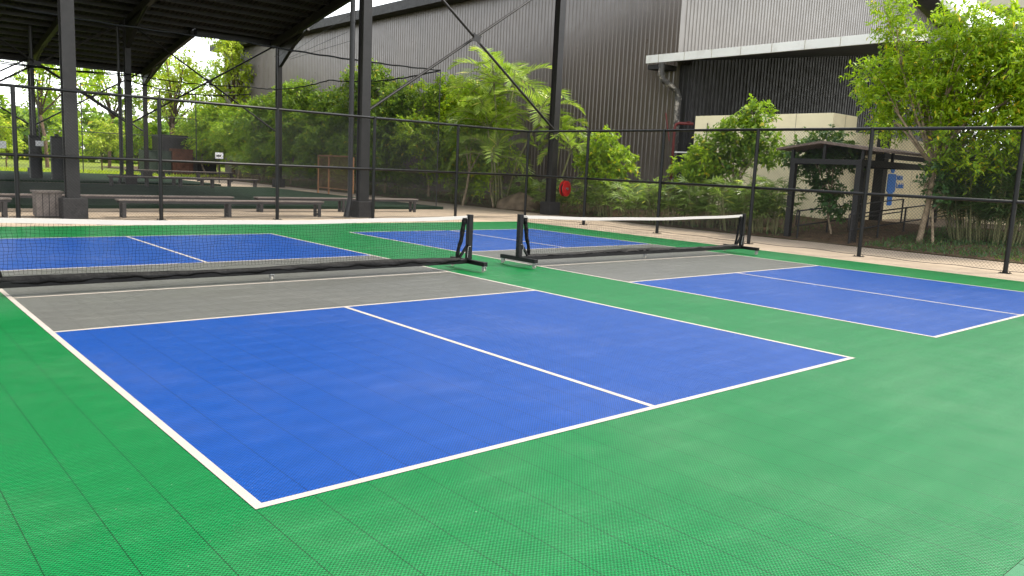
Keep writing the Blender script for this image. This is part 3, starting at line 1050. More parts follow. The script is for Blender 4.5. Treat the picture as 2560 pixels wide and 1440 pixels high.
# blue man pictogram on the camera-facing wall
sg = MB()
yS = 10.985
def plate(pts, th=0.02):
    n = len(pts)
    sg.add([(x, yS - th, z) for x, z in pts] + [(x, yS + .012, z) for x, z in pts],
           [tuple(range(n)), tuple(range(2 * n - 1, n - 1, -1))] + [(k, n + k, n + (k + 1) % n, (k + 1) % n) for k in range(n)])
cx = 31.27
plate([(cx + .17 * math.cos(a), 2.41 + .165 * math.sin(a)) for a in np.linspace(0, 2 * math.pi, 25)[:-1]])
plate([(cx - .36, 2.18), (cx - .36, 1.52), (cx - .24, 1.46), (cx - .2, 1.46), (cx - .2, .96), (cx - .02, .94), (cx - .02, 1.42), (cx + .02, 1.42), (cx + .02, .94), (cx + .2, .96), (cx + .2, 1.46), (cx + .24, 1.46), (cx + .36, 1.52), (cx + .36, 2.18), (cx + .28, 2.21), (cx - .28, 2.21)])
sg.build('man_symbol', 'bluepaint', rb)
def text(body, x, z, size):
    c = bpy.data.curves.new('lettering', 'FONT')
    c.body = body
    c.size = size
    c.extrude = 0.008
    c.offset = 0.006
    c.materials.append(M['bluepaint'])
    tmp = bpy.data.objects.new('tmp', c)
    COL.objects.link(tmp)
    dg = bpy.context.evaluated_depsgraph_get()
    me = bpy.data.meshes.new_from_object(tmp.evaluated_get(dg))
    bpy.data.objects.remove(tmp)
    o = bpy.data.objects.new('lettering', me)
    COL.objects.link(o)
    o.location = (x, yS, z)
    o.rotation_euler = (math.pi / 2, 0, 0)
    o.parent = rb
    o.matrix_parent_inverse = Matrix.Translation(-rb.location)
text('MEN', cx + .46, 1.98, 0.26)
text('Lelaki', cx + .46, 1.66, 0.30)

# ------------------------------------------------------------------ covered walkway, ramp, rails
wk = empty('covered_walkway', (20.8, 8.4, 0), 'low covered walkway with a shallow brown gable roof leading to the restroom', 'walkway')
rr_ = MB()
yA, yM, yB, zE, zR = 6.75, 8.35, 9.75, 2.64, 2.85
x0, x1 = 20.45, 25.4
rr_.add([(x0, yA, zE), (x0, yM, zR), (x0, yB, zE), (x0, yB, zE + .06), (x0, yM, zR + .07), (x0, yA, zE + .06),
         (x1, yA, zE), (x1, yM, zR), (x1, yB, zE), (x1, yB, zE + .06), (x1, yM, zR + .07), (x1, yA, zE + .06)],
        [(0, 1, 7, 6), (1, 2, 8, 7), (3, 4, 10, 9), (4, 5, 11, 10), (0, 5, 4, 1), (1, 4, 3, 2), (2, 3, 9, 8), (0, 6, 11, 5), (6, 7, 10, 11), (7, 8, 9, 10)])
rr_.build('roof', 'walkroof', wk)
bm_ = MB()
for y in (7.25, 9.35):
    bm_.box(20.7, y - .05, 2.25, 25.3, y + .05, 2.42)
for x in (20.75, 23.0, 25.2):
    bm_.box(x - .05, 7.3, 2.26, x + .05, 9.3, 2.41)
    bm_.box(x - .04, 8.31, 2.42, x + .04, 8.39, zR - .02)
    for y in ((7.2, 9.35) if x < 21 else (9.35,)):
        bm_.box(x - .04, y - .04, 2.42, x + .04, y + .04, zE + .03)
bm_.build('beams', 'steel', wk)
for x, y in ((20.8, 7.28), (20.8, 9.32), (25.3, 9.32), (31.6, 9.32)):
    if 1:
        MB().box(x - .08, y - .08, 0, x + .08, y + .08, 2.26).build('post', 'steel', wk)
MB().add([(25.5, 8.7, 2.80), (30.2, 8.7, 2.80), (30.2, 10.5, 3.02), (25.5, 10.5, 3.02), (25.5, 8.7, 2.88), (30.2, 8.7, 2.88), (30.2, 10.5, 3.10), (25.5, 10.5, 3.10)],
         [(0, 3, 2, 1), (4, 5, 6, 7), (0, 1, 5, 4), (1, 2, 6, 5), (2, 3, 7, 6), (3, 0, 4, 7)]).build('roof', 'walkroof', wk)
MB().box(25.5, 8.75, 2.62, 30.1, 8.85, 2.79).build('beams', 'steel', wk)
tag(MB().box(28.15, 9.95, 0.3, 28.5, 10.3, 6.75).build('dark_pillar', 'steel'), 'thick black pillar under the canopy left of the blue man figure', 'pillar')
rp = MB()
rp.add([(20.4, 7.45, 0.02), (20.4, 8.75, 0.02), (27.6, 8.75, 0.42), (27.6, 7.45, 0.42), (20.4, 7.45, -.1), (20.4, 8.75, -.1), (27.6, 8.75, -.1), (27.6, 7.45, -.1)],
       [(0, 3, 2, 1), (0, 4, 7, 3), (1, 2, 6, 5), (0, 1, 5, 4)])
tag(rp.build('ramp', 'conc'), kind='structure')
for (y, lb) in ((8.85, 'metal handrail on the far side of the ramp, left of the walkway post'), (7.25, 'metal handrail on the near side of the ramp to the restroom')):
    hr = empty('handrail', (20.5, y, 0), lb, 'handrail', 'handrails along the ramp')
    b = MB()
    for zz in (0.86, 0.42):
        b.tube([(20.5, y, zz), (27.6, y, zz + .42)], 0.022, 8)
    b.tube([(20.5, y, .88), (20.42, y, .84), (20.42, y, .44), (20.5, y, .42)], 0.022, 8)
    b.build('rail', 'greysteel', hr, smooth=True)
    for k in range(5):
        x = 20.55 + k * 1.75
        z = (x - 20.5) / 7.1 * .42
        MB().tube([(x, y, 0), (x, y, .86 + z)], 0.03, 8).build('post', 'greysteel', hr)

# ------------------------------------------------------------------ buildings at the right edge
ob = empty('side_building', (36, 3, 0), 'cream wall with a beige-eaved roof at the right edge behind the big tree', 'building')
MB().box(34.5, -8, 0, 44, 9.2, 2.5).build('wall', 'cream', ob)
MB().box(36.5, -8, 2.95, 44, 8.6, 6.6).build('upper_wall', 'wallblack', ob)
MB().box(36.44, 2.0, 3.6, 36.49, 4.4, 4.6).build('window', 'greyfascia', ob)
MB().box(34.2, -8, 2.5, 44, 9.3, 2.95).build('eave', 'blacksheet', ob)
MB().box(34.35, -8, 2.2, 34.49, 9.2, 2.3).build('ledge', 'greyfascia', ob)
hr = empty('high_roof', (28, 0, 0), 'beige-soffited roof corner jutting in at the top right corner', 'roof')
rx = MB()
rx.add([(26, 6.55, 7.30), (45, 9.0, 9.0), (45, -6, 7.2), (26, -6, 5.9), (26, 6.75, 7.62), (45, 9.3, 9.3), (45, -6, 7.6), (26, -6, 6.3)],
       [(0, 3, 2, 1), (4, 5, 6, 7), (0, 1, 5, 4), (1, 2, 6, 5), (2, 3, 7, 6), (3, 0, 4, 7)])
rx.build('soffit', 'beige', hr)
for y in (-4, 4):
    MB().tube([(33, y, .2), (33, y, 7.4)], .12, 10).build('post', 'greyfascia', hr)

# ------------------------------------------------------------------ hose reel on the corner column
hz = empty('hose_reel', (20.5, 18.85, 1.05), 'round red fire hose reel fixed to the column at the fence corner', 'hose reel')
MB().disc((20.45, 18.66, 1.04), (0.25, -1, 0), 0.30, 0.035, 32).build('front_disc', 'red', hz)
MB().disc((20.50, 18.86, 1.04), (0.25, -1, 0), 0.31, 0.035, 32).build('back_disc', 'red', hz)
MB().disc((20.475, 18.76, 1.04), (0.25, -1, 0), 0.20, 0.17, 24).build('hose_coil', 'steel', hz)
MB().disc((20.44, 18.61, 1.04), (0.25, -1, 0), 0.05, 0.08, 16).build('hub', 'zinc', hz)
MB().bar((20.28, 18.95, 1.04), (20.5, 18.9, 1.04), .06, .06).build('bracket', 'steel', hz)


# ------------------------------------------------------------------ foliage
def leaf_mesh(name, C, D, Nn, Ls, Ws, m, parent, fold=0.25):
    """diamond leaves: centre-base C, direction D, normal Nn, length Ls, width Ws (numpy arrays)"""
    D = D / np.linalg.norm(D, axis=1, keepdims=True)
    S = np.cross(D, Nn)
    S /= np.linalg.norm(S, axis=1, keepdims=True) + 1e-9
    U = np.cross(S, D)
    Ls = Ls[:, None]
    Ws = Ws[:, None]
    a = C
    b = C + D * Ls * 0.45 + S * Ws * 0.5 + U * Ws * fold
    c = C + D * Ls - U * Ls * 0.10
    d = C + D * Ls * 0.45 - S * Ws * 0.5 + U * Ws * fold
    V = np.stack([a, b, c, d], 1).reshape(-1, 3)
    n = len(C)
    me = bpy.data.meshes.new(name)
    me.vertices.add(4 * n)
    me.vertices.foreach_set('co', V.astype(np.float32).ravel())
    me.loops.add(4 * n)
    me.loops.foreach_set('vertex_index', np.arange(4 * n, dtype=np.int32))
    me.polygons.add(n)
    me.polygons.foreach_set('loop_start', np.arange(0, 4 * n, 4, dtype=np.int32))
    me.polygons.foreach_set('loop_total', np.full(n, 4, dtype=np.int32))
    me.materials.append(M[m] if isinstance(m, str) else m)
    me.update(calc_edges=True)
    o = bpy.data.objects.new(name, me)
    COL.objects.link(o)
    if parent is not None:
        o.parent = parent
        o.matrix_parent_inverse = Matrix.Translation(-parent.location)
    return o


def blob_leaves(blobs, dens, L, W, twig=0.28, per=9, droop=0.25, open_=0.0):
    """blobs: (cx,cy,cz,rx,ry,rz). twigs spread through shell of each blob; leaves set along every twig"""
    Cs, Ds, Ns, Ls, Ws = [], [], [], [], []
    for (cx_, cy_, cz_, rx_, ry_, rz_) in blobs:
        area = 4 * math.pi * ((rx_ * ry_) ** 1.6 + (rx_ * rz_) ** 1.6 + (ry_ * rz_) ** 1.6) ** (1 / 1.6) / 3 ** (1 / 1.6)
        n = max(6, int(area * dens))
        u = rng.normal(size=(n, 3))
        u /= np.linalg.norm(u, axis=1, keepdims=True)
        rad = rng.uniform(0.22, 1.0, n) ** 0.6 * rng.choice([1.0, 1.0, 1.0, 1.22], n)
        lump = 1 + 0.16 * np.sin(u[:, 0] * 7 + cx_ * 3) * np.sin(u[:, 1] * 6 + cz_ * 5) + 0.14 * np.sin(u[:, 2] * 8 + cy_)
        P = np.array([cx_, cy_, cz_]) + u * (rad * lump)[:, None] * np.array([rx_, ry_, rz_])
        d = u * 0.9 + rng.normal(size=(n, 3)) * 0.45 + np.array([0, 0, 0.35])
        d /= np.linalg.norm(d, axis=1, keepdims=True)
        k = np.arange(per)
        tt = (k / (per - 1))[None, :, None]
        base = P[:, None, :] + d[:, None, :] * (tt * twig) + np.array([0, 0, -1]) * (tt ** 2) * twig * droop
        side = np.cross(d, rng.normal(size=(n, 3)))
        side /= np.linalg.norm(side, axis=1, keepdims=True) + 1e-9
        sgn = np.where(k % 2 == 0, 1.0, -1.0)[None, :, None]
        ld = side[:, None, :] * sgn * 0.9 + d[:, None, :] * 0.55 + rng.normal(size=(n, per, 3)) * 0.28 + np.array([0, 0, -droop * .8])
        nn = np.array([0, 0, 1.0]) + rng.normal(size=(n, per, 3)) * 0.45 + u[:, None, :] * .35
        Cs.append(base.reshape(-1, 3))
        Ds.append(ld.reshape(-1, 3))
        Ns.append(nn.reshape(-1, 3))
        sc = rng.uniform(0.7, 1.25, n * per)
        Ls.append(L * sc)
        Ws.append(W * sc * rng.uniform(.8, 1.15, n * per))
    return [np.concatenate(x) for x in (Cs, Ds, Ns, Ls, Ws)]


def branch_mesh(base, blobs, r0, fork=0.35, n_extra=2, seed=0, kink=.25):
    rr = random.Random(seed)
    b = MB()
    base = Vector(base)
    top = Vector((sum(q[0] for q in blobs) / len(blobs), sum(q[1] for q in blobs) / len(blobs), max(q[2] for q in blobs)))
    f = base.lerp(top, fork)
    f += Vector((rr.uniform(-kink, kink), rr.uniform(-kink, kink), 0))
    m = base.lerp(f, .5) + Vector((rr.uniform(-kink, kink) * .4, rr.uniform(-kink, kink) * .4, 0))
    b.tube([base - Vector((0, 0, .1)), base + Vector((0, 0, .05)), m, f], [r0 * 1.25, r0, r0 * .88, r0 * .78], 9)
    for q in blobs:
        c = Vector(q[:3])
        c.z = min(c.z + q[5] * .3, c.z + .8)
        mid = f.lerp(c, .5) + Vector((rr.uniform(-.3, .3), rr.uniform(-.3, .3), rr.uniform(-.1, .4)))
        b.tube([f - Vector((0, 0, .05)), mid, c], [r0 * .55, r0 * .36, r0 * .12], 7)
        for k in range(n_extra):
            a = rr.uniform(0, 6.28)
            e = Vector(q[:3]) + Vector((math.cos(a) * q[3] * .8, math.sin(a) * q[4] * .8, rr.uniform(-.3, .8) * q[5]))
            b.tube([mid, mid.lerp(e, .55) + Vector((0, 0, .1)), e], [r0 * .26, r0 * .16, r0 * .05], 5)
    return b


def tree(name, base, blobs, label, m='mid', dens=26, L=.10, W=.045, r0=.07, bark='bark', group=None, per=9, twig=.28, fork=.35, seed=1, cat='tree', droop=.25, kink=.25):
    root = empty(name, base, label, cat, group)
    branch_mesh(base, blobs, r0, fork, 2, seed, kink).build('trunk', bark, root, smooth=True)
    A = blob_leaves(blobs, dens, L, W, twig, per, droop)
    leaf_mesh('crown', *A, m, root)
    return root


def auto_blobs(cx_, cy_, z0, z1, rx_, ry_, n, seed, s=.45):
    rr = random.Random(seed)
    out_ = []
    for k in range(n):
        t = (k + .5) / n
        z = z0 + (z1 - z0) * t
        wdt = math.sin(math.pi * min(.95, .18 + t * .75)) ** .6
        a = rr.uniform(0, 6.28)
        q = rr.uniform(.2, .75) * wdt
        rad = rr.uniform(.8, 1.2) * s
        out_.append((cx_ + math.cos(a) * rx_ * q, cy_ + math.sin(a) * ry_ * q, z, rx_ * rad * .95, ry_ * rad * .95, (z1 - z0) * rad * .42))
    return out_


# belt of tall shrubs in front of the warehouse side wall
belt = [
    (22.3, 26.6, 5.6, 2.0, 'sap', 'leafy tree just left of the areca palm, in front of the charcoal wall'),
    (22.6, 30.2, 6.1, 2.1, 'sap', 'tall leafy tree with pale forked stems behind the netting'),
    (22.2, 33.8, 5.9, 2.1, 'mid', 'leafy tree right of the pipe column, seen over the back fence'),
    (22.6, 37.6, 7.2, 2.2, 'mid', 'tallest leafy shrub tree, spiky top left of the pipe column'),
    (22.4, 41.5, 6.0, 2.2, 'mid', 'bushy tree between the far corner column and the mesh panel'),
    (22.2, 45.3, 6.6, 2.3, 'mid', 'bushy tree with one upright shoot right of the far corner column'),
    (22.3, 50.0, 6.0, 2.4, 'mid', 'bushy tree just left of the far corner column'),
    (22.6, 55.0, 5.7, 2.6, 'sap', 'bushy tree at the far end of the charcoal wall'),
    (22.4, 61.0, 6.0, 2.9, 'sap', 'rounded bright tree behind the black container'),
]
for i, (x, y, h, r_, mm, lb) in enumerate(belt):
    bl = auto_blobs(x, y, 1.9, h - .6, 1.9, r_, 9, 31 + i, .5) + auto_blobs(x - .4, y, 1.3, 3.4, 1.5, r_, 4, 77 + i, .5)
    bl.append((x + .3, y - .3, h - .45, .55, .6, .5))
    bl.append((x - .5, y + .7, h - .75, .45, .5, .5))
    tree('leafy_tree', (x - .6, y, bedz(x, y)), bl, lb, mm, dens=13, L=.21, W=.095, r0=.07, group='leafy trees along the charcoal wall', seed=i, twig=.34, fork=.3, kink=.45, cat='tree', per=9)

# upright spiky shrub behind far corner column
# areca palm clump
def frond(b, V, base, az, elev_, length, curl, nl=22, ll=.55, lw=.07, seed=0):
    """rachis tube into b, leaflets appended to V lists"""
    rr = random.Random(seed)
    pts = []
    d = Vector((math.cos(az) * math.cos(elev_), math.sin(az) * math.cos(elev_), math.sin(elev_)))
    p = Vector(base)
    n = 14
    e = elev_
    for i in range(n + 1):
        pts.append(p.copy())
        e -= curl / n * (0.5 + i / n)
        d = Vector((math.cos(az) * math.cos(e), math.sin(az) * math.cos(e), math.sin(e)))
        p = p + d * (length / n)
    b.tube(pts, [.018 * (1 - .8 * i / n) + .003 for i in range(n + 1)], 5)
    for k in range(nl):
        t = 0.18 + 0.80 * k / (nl - 1)
        f = t * n
        i = min(n - 1, int(f))
        q = pts[i].lerp(pts[i + 1], f - i)
        ax = (pts[i + 1] - pts[i]).normalized()
        sd = ax.cross(Vector((0, 0, 1)))
        if sd.length < 1e-3:
            sd = Vector((1, 0, 0))
        sd.normalize()
        upv = sd.cross(ax)
        l_ = ll * (0.45 + math.sin(math.pi * min(.97, t * .9 + .08)) * .65)
        for sg_ in (1, -1):
            dr = sd * sg_ * .85 + ax * (.55 + .3 * t) + upv * .28 + Vector((rr.uniform(-.1, .1), rr.uniform(-.1, .1), rr.uniform(-.12, .08)))
            V[0].append(q)
            V[1].append(dr)
            V[2].append(upv + sd * sg_ * -.3)
            V[3].append(l_)
            V[4].append(lw * rr.uniform(.8, 1.1))


def palm(base, stems, label, name='areca_palm', seed=5, cat='palm', group=None, nf=9, fl=1.9, mm='palm'):
    rr = random.Random(seed)
    root = empty(name, base, label, cat, group)
    sm, rc_ = MB(), MB()
    V = [[], [], [], [], []]
    for (dx, dy, h, tx, ty) in stems:
        p0 = Vector(base) + Vector((dx, dy, -.05))
        p1 = p0 + Vector((tx, ty, h))
        mid = p0.lerp(p1, .5) + Vector((tx * -.15, ty * -.15, 0))
        sm.tube([p0, mid, p1], [.045, .04, .035], 8)
        a0 = rr.uniform(0, 6.28)
        for k in range(nf):
            az = a0 + k * 2.399
            el = 1.35 - 1.15 * (k / nf)
            frond(rc_, V, p1, az, el, fl * rr.uniform(.8, 1.1), 1.5 + .5 * rr.random(), seed=rr.randint(0, 9999), ll=.55 * fl / 1.9)
    sm.build('trunk', 'stem', root, smooth=True)
    rc_.build('leaf_stalks', 'stem', root)
    A = [np.array([tuple(q) for q in V[i]]) if i < 3 else np.array(V[i]) for i in range(5)]
    leaf_mesh('fronds', *A, mm, root, fold=.1)
    return root


palm((20.6, 22.9, .05), [(0, 0, 5.4, .0, .7), (.15, .3, 5.0, .1, -.6), (.1, -.2, 4.5, .1, 1.6), (-.1, .2, 3.4, -.2, .4), (.2, -.1, 3.9, .1, -1.9), (-.05, .1, 2.1, -.4, -.2)],
     'tall areca palm with sunlit feathery fronds left of the corner column', seed=8, fl=2.3)
palm((20.9, 19.8, .05), [(0, 0, 2.5, .3, -.5), (.1, .2, 3.1, .5, .2)], 'small feathery palm with drooping fronds right behind the corner column', seed=21, fl=1.6, nf=7)
# small trees rising from the bed by the netting corner
tree('slender_tree', (19.95, 24.6, .03), [(20.6, 24.4, 3.0, .9, .9, .7), (20.5, 25.6, 3.4, 1.0, .9, .8), (20.9, 24.0, 3.8, .9, .9, .8)],
     'slender forked tree with a pale trunk left of the palm stems', 'mid', dens=12, L=.13, W=.06, r0=.06, seed=4, fork=.4)
tree('slender_tree', (20.45, 23.1, .04), [(20.9, 23.6, 1.9, .6, .6, .6), (20.3, 23.5, 1.0, .4, .5, .55), (20.8, 22.6, 2.2, .5, .5, .5)],
     'leaning young tree with bright leaves beside the boulder', 'sap', dens=18, L=.14, W=.06, r0=.045, seed=14, fork=.5)

# boulder
bk = MB()
nu, nv = 22, 14
for jn in range(nv + 1):
    ph = math.pi / 2 * jn / nv
    for k in range(nu):
        a = 2 * math.pi * k / nu
        rr = 1 + .12 * math.sin(3 * a + 1) + .08 * math.sin(5 * a + jn * .6) + .05 * math.sin(9 * a + jn)
        bk.v.append((20.95 + .75 * rr * math.cos(a) * math.cos(ph), 21.9 + 1.15 * rr * math.sin(a) * math.cos(ph), .02 + .68 * math.sin(ph) * (1 + .1 * math.sin(2 * a))))
for jn in range(nv):
    for k in range(nu):
        k2 = (k + 1) % nu
        bk.f.append((jn * nu + k, jn * nu + k2, jn * nu + nu + k2, jn * nu + nu + k))
tag(bk.build('boulder', 'rock', smooth=True), 'rounded brown boulder at the foot of the palm stems', 'boulder')


# lady palms (fan leaves on thin canes)
def fan_clump(base, R, H, nc, label, seed, mm='fan', blade=.40, group='lady palms in the planted bed', fans=5):
    rr = random.Random(seed)
    root = empty('lady_palm', base, label, 'palm', group)
    st = MB()
    V = [[], [], [], [], []]
    B = Vector(base)
    for c in range(nc):
        a = rr.uniform(0, 6.28)
        q = math.sqrt(rr.random()) * R
        p0 = B + Vector((math.cos(a) * q * .6, math.sin(a) * q * .8, -.05))
        h = H * rr.uniform(.55, 1.0)
        p1 = p0 + Vector((math.cos(a) * q * .35 + rr.uniform(-.1, .1), math.sin(a) * q * .35, h * .85))
        st.tube([p0, p0.lerp(p1, .5), p1], [.012, .011, .009], 5)
        for f in range(fans):
            t = .35 + .65 * (f + rr.random() * .6) / fans
            o = p0.lerp(p1, min(1, t))
            az = rr.uniform(0, 6.28)
            el = rr.uniform(.25, 1.1)
            sd = Vector((math.cos(az) * math.cos(el), math.sin(az) * math.cos(el), math.sin(el)))
            e = o + sd * rr.uniform(.18, .34)
            st.tube([o, e], .005, 3)
            ax = (sd + Vector((0, 0, -.25))).normalized()
            s = ax.cross(Vector((0, 0, 1))).normalized()
            nb = rr.randint(6, 8)
            for k in range(nb):
                th = (k / (nb - 1) - .5) * 2.6
                dr = ax * math.cos(th) + s * math.sin(th) + Vector((0, 0, -.12 - .25 * abs(math.sin(th))))
                V[0].append(e)
                V[1].append(dr)
                V[2].append(s.cross(ax))
                V[3].append(blade * rr.uniform(.75, 1.1))
                V[4].append(.046)
    st.build('canes', 'stem', root)
    A = [np.array([tuple(q) for q in V[i]]) if i < 3 else np.array(V[i]) for i in range(5)]
    leaf_mesh('fan_leaves', *A, mm, root, fold=.12)


fans = [
    (21.7, 18.3, 0.9, 1.75, 26, 'lady palm clump right beside the corner column and hose reel'),
    (21.2, 16.9, 0.8, 1.45, 22, 'lady palm clump under the small round tree, right of the hose reel'),
    (21.1, 15.4, 0.9, 1.5, 24, 'lady palm clump just left of the third fence post from the corner'),
    (20.95, 14.0, 0.9, 1.65, 26, 'lady palm clump in front of the downpipe, right of that fence post'),
    (21.1, 12.6, 0.9, 1.6, 26, 'pale lady palm clump below the sunlit bush and cream wall'),
    (21.0, 11.2, 0.9, 1.75, 28, 'lady palm clump at the foot of the mid-sized tree'),
    (21.0, 10.1, 0.7, 1.9, 26, 'tall lady palm clump left of the walkway post'),
    (22.6, 12.0, 1.0, 1.7, 22, 'lady palm clump behind the others, against the cream wall'),
    (21.6, 22.8, 1.0, 1.3, 18, 'dark lady palm clump behind the boulder'),
    (21.0, 25.9, 1.0, 1.4, 18, 'dark lady palm clump left of the slender trunk'),
    (21.2, 20.0, 0.9, 1.4, 20, 'dark lady palm clump behind the corner column plinth'),
]
for i, (x, y, R_, H_, nc, lb) in enumerate(fans):
    fan_clump((x, y, bedz(x, y)), R_, H_ * 1.12, nc, lb, 50 + i)
fan_clump((23.6, 4.6, bedz(23.6, 4.6)), 1.35, 3.2, 120, 'tall dark bamboo palm thicket below the big tree at the right', 99, mm='fandark', blade=.50, fans=10, group=None)
fan_clump((22.3, 33.0, .1), 1.6, 1.7, 30, 'fan palms low behind the brown mesh panel', 120)
fan_clump((21.8, 37.5, .1), 1.8, 1.6, 30, 'fan palms low along the bed left of the brown mesh panel', 121)
fan_clump((21.9, 43.5, .1), 2.0, 1.9, 34, 'fan palms low along the bed behind the far corner column', 122)
fan_clump((21.5, 49.5, .1), 2.0, 1.9, 34, 'fan palms beside the small white sign', 123)

# small broadleaf trees of the right-hand bed
tree('small_tree', (21.5, 17.75, bedz(21.5, 17.7)), [(21.5, 17.7, 2.75, .5, .55, .5), (21.4, 18.2, 2.2, .5, .5, .45), (21.6, 17.1, 2.1, .5, .55, .5), (21.5, 17.6, 1.55, .5, .5, .4), (21.5, 18.5, 1.95, .3, .3, .25)],
     'small round bright-green tree between the corner column and the downpipe', 'sap', dens=30, L=.17, W=.085, r0=.035, seed=6, fork=.3)
tree('small_tree', (21.6, 13.6, bedz(21.6, 13.6)), [(21.6, 13.9, 1.7, .5, .5, .4), (21.6, 13.2, 2.3, .5, .5, .35), (21.5, 13.0, 1.75, .45, .5, .35)],
     'low sunlit bush in front of the red fire pipe', 'sap', dens=30, L=.16, W=.08, r0=.03, seed=7, fork=.3, cat='bush')
tree('small_tree', (22.0, 11.6, bedz(22, 11.6)), [(22, 13.5, 2.5, .45, .5, .35), (22, 12.8, 2.8, .55, .6, .45), (22, 12.1, 3.3, .6, .65, .5), (22, 11.5, 3.85, .4, .4, .4), (22, 11.3, 3.05, .5, .5, .45), (22.1, 12.4, 2.2, .5, .6, .3), (22, 11.0, 2.6, .45, .45, .35), (22, 13.2, 1.9, .45, .4, .3)],
     'mid-sized tree with a pale trunk in front of the cream wall', 'mid', dens=30, L=.17, W=.085, r0=.05, seed=8, fork=.35)
tree('small_tree', (22.0, 8.55, bedz(22, 8.5)), [(22, 9.7, 2.55, .5, .5, .35), (22, 9.0, 2.9, .5, .5, .35), (22, 9.1, 2.3, .45, .5, .3), (22, 8.4, 2.55, .4, .4, .3), (22, 8.9, 1.6, .35, .4, .22), (22, 8.5, 1.1, .3, .35, .25)],
     'dark-leaved tree growing through the walkway beside the handrail', 'deep', dens=42, L=.15, W=.09, r0=.035, seed=9, fork=.45)
# the big tree at the right
tree('big_tree', (22.2, 6.0, bedz(22.2, 6)), [
    (22.5, 8.1, 4.9, .45, .5, .45), (22.6, 7.6, 4.3, .6, .6, .45), (22.5, 7.65, 6.7, .45, .45, .5), (22.5, 7.2, 6.0, .45, .45, .5), (22.6, 7.3, 5.2, .5, .5, .5),
    (22.5, 6.7, 4.5, .75, .75, .6), (22.5, 6.3, 5.3, .6, .6, .55), (22.6, 5.7, 6.2, .7, .65, .55), (22.4, 5.2, 5.5, .8, .75, .6), (22.5, 4.6, 6.0, .7, .6, .5), (22.5, 4.2, 5.0, .8, .8, .7),
    (22.4, 5.6, 4.4, .8, .8, .7), (22.6, 4.4, 4.0, .9, .8, .6), (22.5, 5.5, 3.4, .8, .8, .5), (22.4, 7.3, 3.5, .5, .5, .35), (22.5, 3.4, 4.6, .9, .8, .8), (22.5, 3.2, 5.7, .6, .6, .5),
    (23.0, 5.2, 5.0, .8, .8, .7), (23.1, 4.2, 4.5, .9, .9, .8), (23.1, 3.3, 3.8, .9, .9, .8), (23.0, 6.0, 3.9, .7, .7, .6),
    (22.6, 5.0, 2.6, .9, .9, .6), (22.5, 3.9, 3.1, .9, .8, .6)],
     'big bright-green tree with several pale trunks at the right, outside the fence', 'sap', dens=27, L=.16, W=.062, r0=.085, seed=12, fork=.33, kink=.15, twig=.32)
tree('big_tree', (22.0, 5.55, bedz(22, 5.5)), [(22.2, 5.7, 2.1, .35, .3, .3), (22.3, 5.6, 1.6, .3, .3, .25)],
     'thin sapling with round leaves at the foot of the big right-hand tree', 'deep', dens=26, L=.13, W=.08, r0=.04, seed=19, fork=.5, cat='sapling')

# ------------------------------------------------------------------ trees beyond the far pitch
def far_tree(x, y, h, r_, mm, lb, seed, dens=3.2, L=.36, n=10, z0=.42, r0=.16):
    bl = auto_blobs(x, y, h * z0, h - 1, r_ * 1.1, r_ * 1.1, n, seed, .26)
    tree('tall_tree', (x, y, 0), bl, lb, mm, dens=dens, L=L, W=L * .5, r0=r0, bark='darkbark', group='tall trees beyond the pitch', seed=seed, twig=.9, fork=.4, kink=.5, per=9)


far_tree(13.5, 76, 12.5, 3.6, 'sap', 'tall airy tree at the far left edge under the shed roof', 1)
far_tree(20.0, 82, 13.5, 4.0, 'sap', 'tall airy tree second from the left beyond the pitch', 2)
far_tree(25.5, 80, 12.0, 3.8, 'sap', 'tall bright tree seen just right of the nearest left column', 3)
far_tree(33.0, 88, 12.5, 4.0, 'mid', 'tall tree behind the paired far columns', 4)
far_tree(31.5, 74, 9.5, 3.2, 'sap', 'medium tree just right of the paired far columns', 5)
far_tree(26.0, 66, 14.2, 3.4, 'pale', 'tall yellow-green tree in the sky gap beside the far corner column', 6, dens=2.6, L=.34, n=13)
far_tree(21.5, 67, 11.8, 2.4, 'pale', 'yellow-green tree with separate leafy puffs in the middle of the sky gap', 16, n=8)
far_tree(39.0, 90, 12.0, 4.2, 'mid', 'hazy tree low in the sky gap left of the charcoal wall', 7)
far_tree(7.0, 78, 11.0, 3.6, 'mid', 'leftmost tall tree cut by the photo edge', 8)
# hedge row of low shrubs between them
for i in range(11):
    x = 3 + i * 3.2
    y = 66 + (i % 3) * 1.5
    lbs = ['leftmost shrub of the far row', 'shrub of the far row behind the white notice board', 'shrub of the far row behind the wrapped posts', 'shrub of the far row left of the nearest left column',
           'shrub of the far row just right of the nearest left column', 'shrub of the far row with a bare stem over the lawn', 'small shrub of the far row left of the paired columns', 'shrub of the far row between the paired columns and green cabinet',
           'shrub of the far row behind the green cabinet', 'shrub of the far row behind the rusty panels', 'shrub of the far row behind the black container']
    bl = auto_blobs(x, y, 1.5, 3.6 + .5 * (i % 2), 1.7, 1.6, 6, 200 + i, .5)
    tree('shrub', (x, y, 0), bl, 'rounded bright ' + lbs[i], 'sap' if i % 2 else 'pale', dens=5, L=.28, W=.14, r0=.06, bark='darkbark', group='shrubs in a row beyond the lawn', seed=i, twig=.5, cat='shrub', per=9, fork=.3)
# distant wood closing the view
rw = np.random.default_rng(5)
bl = []
for k in range(60):
    x = -30 + k * 2.4 + rw.uniform(-1, 1)
    bl.append((x, 118 + rw.uniform(-3, 5), rw.uniform(2.5, 4.5), 3.2, 2.5, rw.uniform(2.2, 3.6)))
A = blob_leaves(bl, .75, .95, .55, 1.6, 9)
wd = leaf_mesh('far_wood', *A, 'mid', None)
tag(wd, kind='stuff', label='low wood closing the view far beyond the lawn')

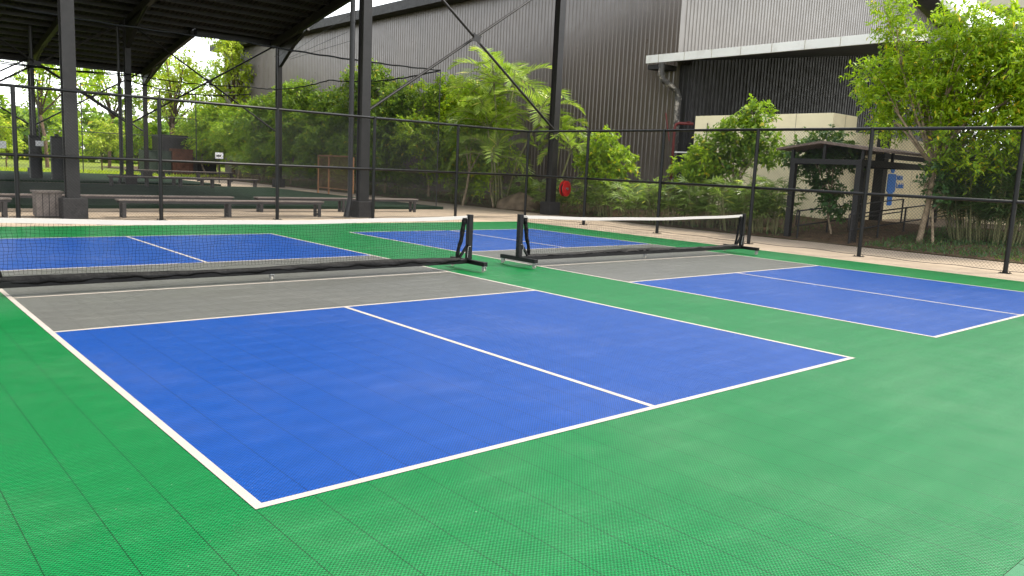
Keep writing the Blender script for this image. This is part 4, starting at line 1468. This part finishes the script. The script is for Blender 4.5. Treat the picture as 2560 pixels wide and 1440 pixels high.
# wire ball-stop fence beyond pitch (thin)
bf = empty('ball_stop_fence', (5, 58.5, 0), 'thin tall wire fence on slim posts beyond the far pitch', 'fence')
for k in range(8):
    x = 2 + k * 2.6
    MB().tube([(x, 58.5, 0), (x, 58.5, 6.2)], .035, 6).build('post', 'wire', bf)
b = MB()
for z in (2.9, 4.3, 6.1):
    b.tube([(2, 58.5, z), (20.2, 58.5, z)], .025, 5)
b.build('rail', 'wire', bf)

# ------------------------------------------------------------------ ground cover and litter in the bed (stuff)
n = 2600
gx = rng.uniform(20.35, 24.5, n)
gy = rng.uniform(1.0, 50.0, n)
C = np.stack([gx, gy, np.array([bedz(a, b_) + .03 for a, b_ in zip(gx, gy)])], 1)
D = rng.normal(size=(n, 3)) * np.array([1, 1, .25]) + np.array([0, 0, .15])
lt = leaf_mesh('leaf_litter', C, D, np.tile([0, 0, 1.0], (n, 1)) + rng.normal(size=(n, 3)) * .3, rng.uniform(.05, .11, n), rng.uniform(.03, .05, n), 'litter', None)
tag(lt, kind='stuff', label='dry brown leaves scattered over the planted bed')
n = 15000
gx = rng.uniform(20.35, 26.0, n)
gy = np.where(rng.random(n) < .5, rng.uniform(-2, 6.8, n), rng.uniform(9.5, 50, n))
C = np.stack([gx, gy, np.array([bedz(a, b_) for a, b_ in zip(gx, gy)])], 1)
D = rng.normal(size=(n, 3)) * np.array([.5, .5, .1]) + np.array([0, 0, 1.0])
gc = leaf_mesh('ground_cover', C, D, rng.normal(size=(n, 3)), rng.uniform(.06, .15, n), rng.uniform(.015, .035, n), 'deep', None)
tag(gc, kind='stuff', label='low grass and seedlings covering the planted bed')
n = 9000
gx = rng.uniform(-5, 40, n)
gy = rng.uniform(57.6, 66, n)
C = np.stack([gx, gy, np.full(n, -.03)], 1)
D = rng.normal(size=(n, 3)) * .4 + np.array([0, 0, 1.0])
gl = leaf_mesh('grass', C, D, rng.normal(size=(n, 3)), rng.uniform(.1, .3, n), rng.uniform(.04, .08, n), 'pale', None)
tag(gl, kind='stuff', label='sunlit lawn grass beyond the far pitch')
# tiny stray leaf on the court
tag(MB().add([(1.55, -1.98, .03), (1.57, -1.965, .032), (1.60, -1.975, .026), (1.575, -1.99, .028)], [(0, 3, 2, 1)]).build('fallen_leaf', 'litter'),
    'tiny pale leaf lying on the green court tiles at lower right', 'leaf')
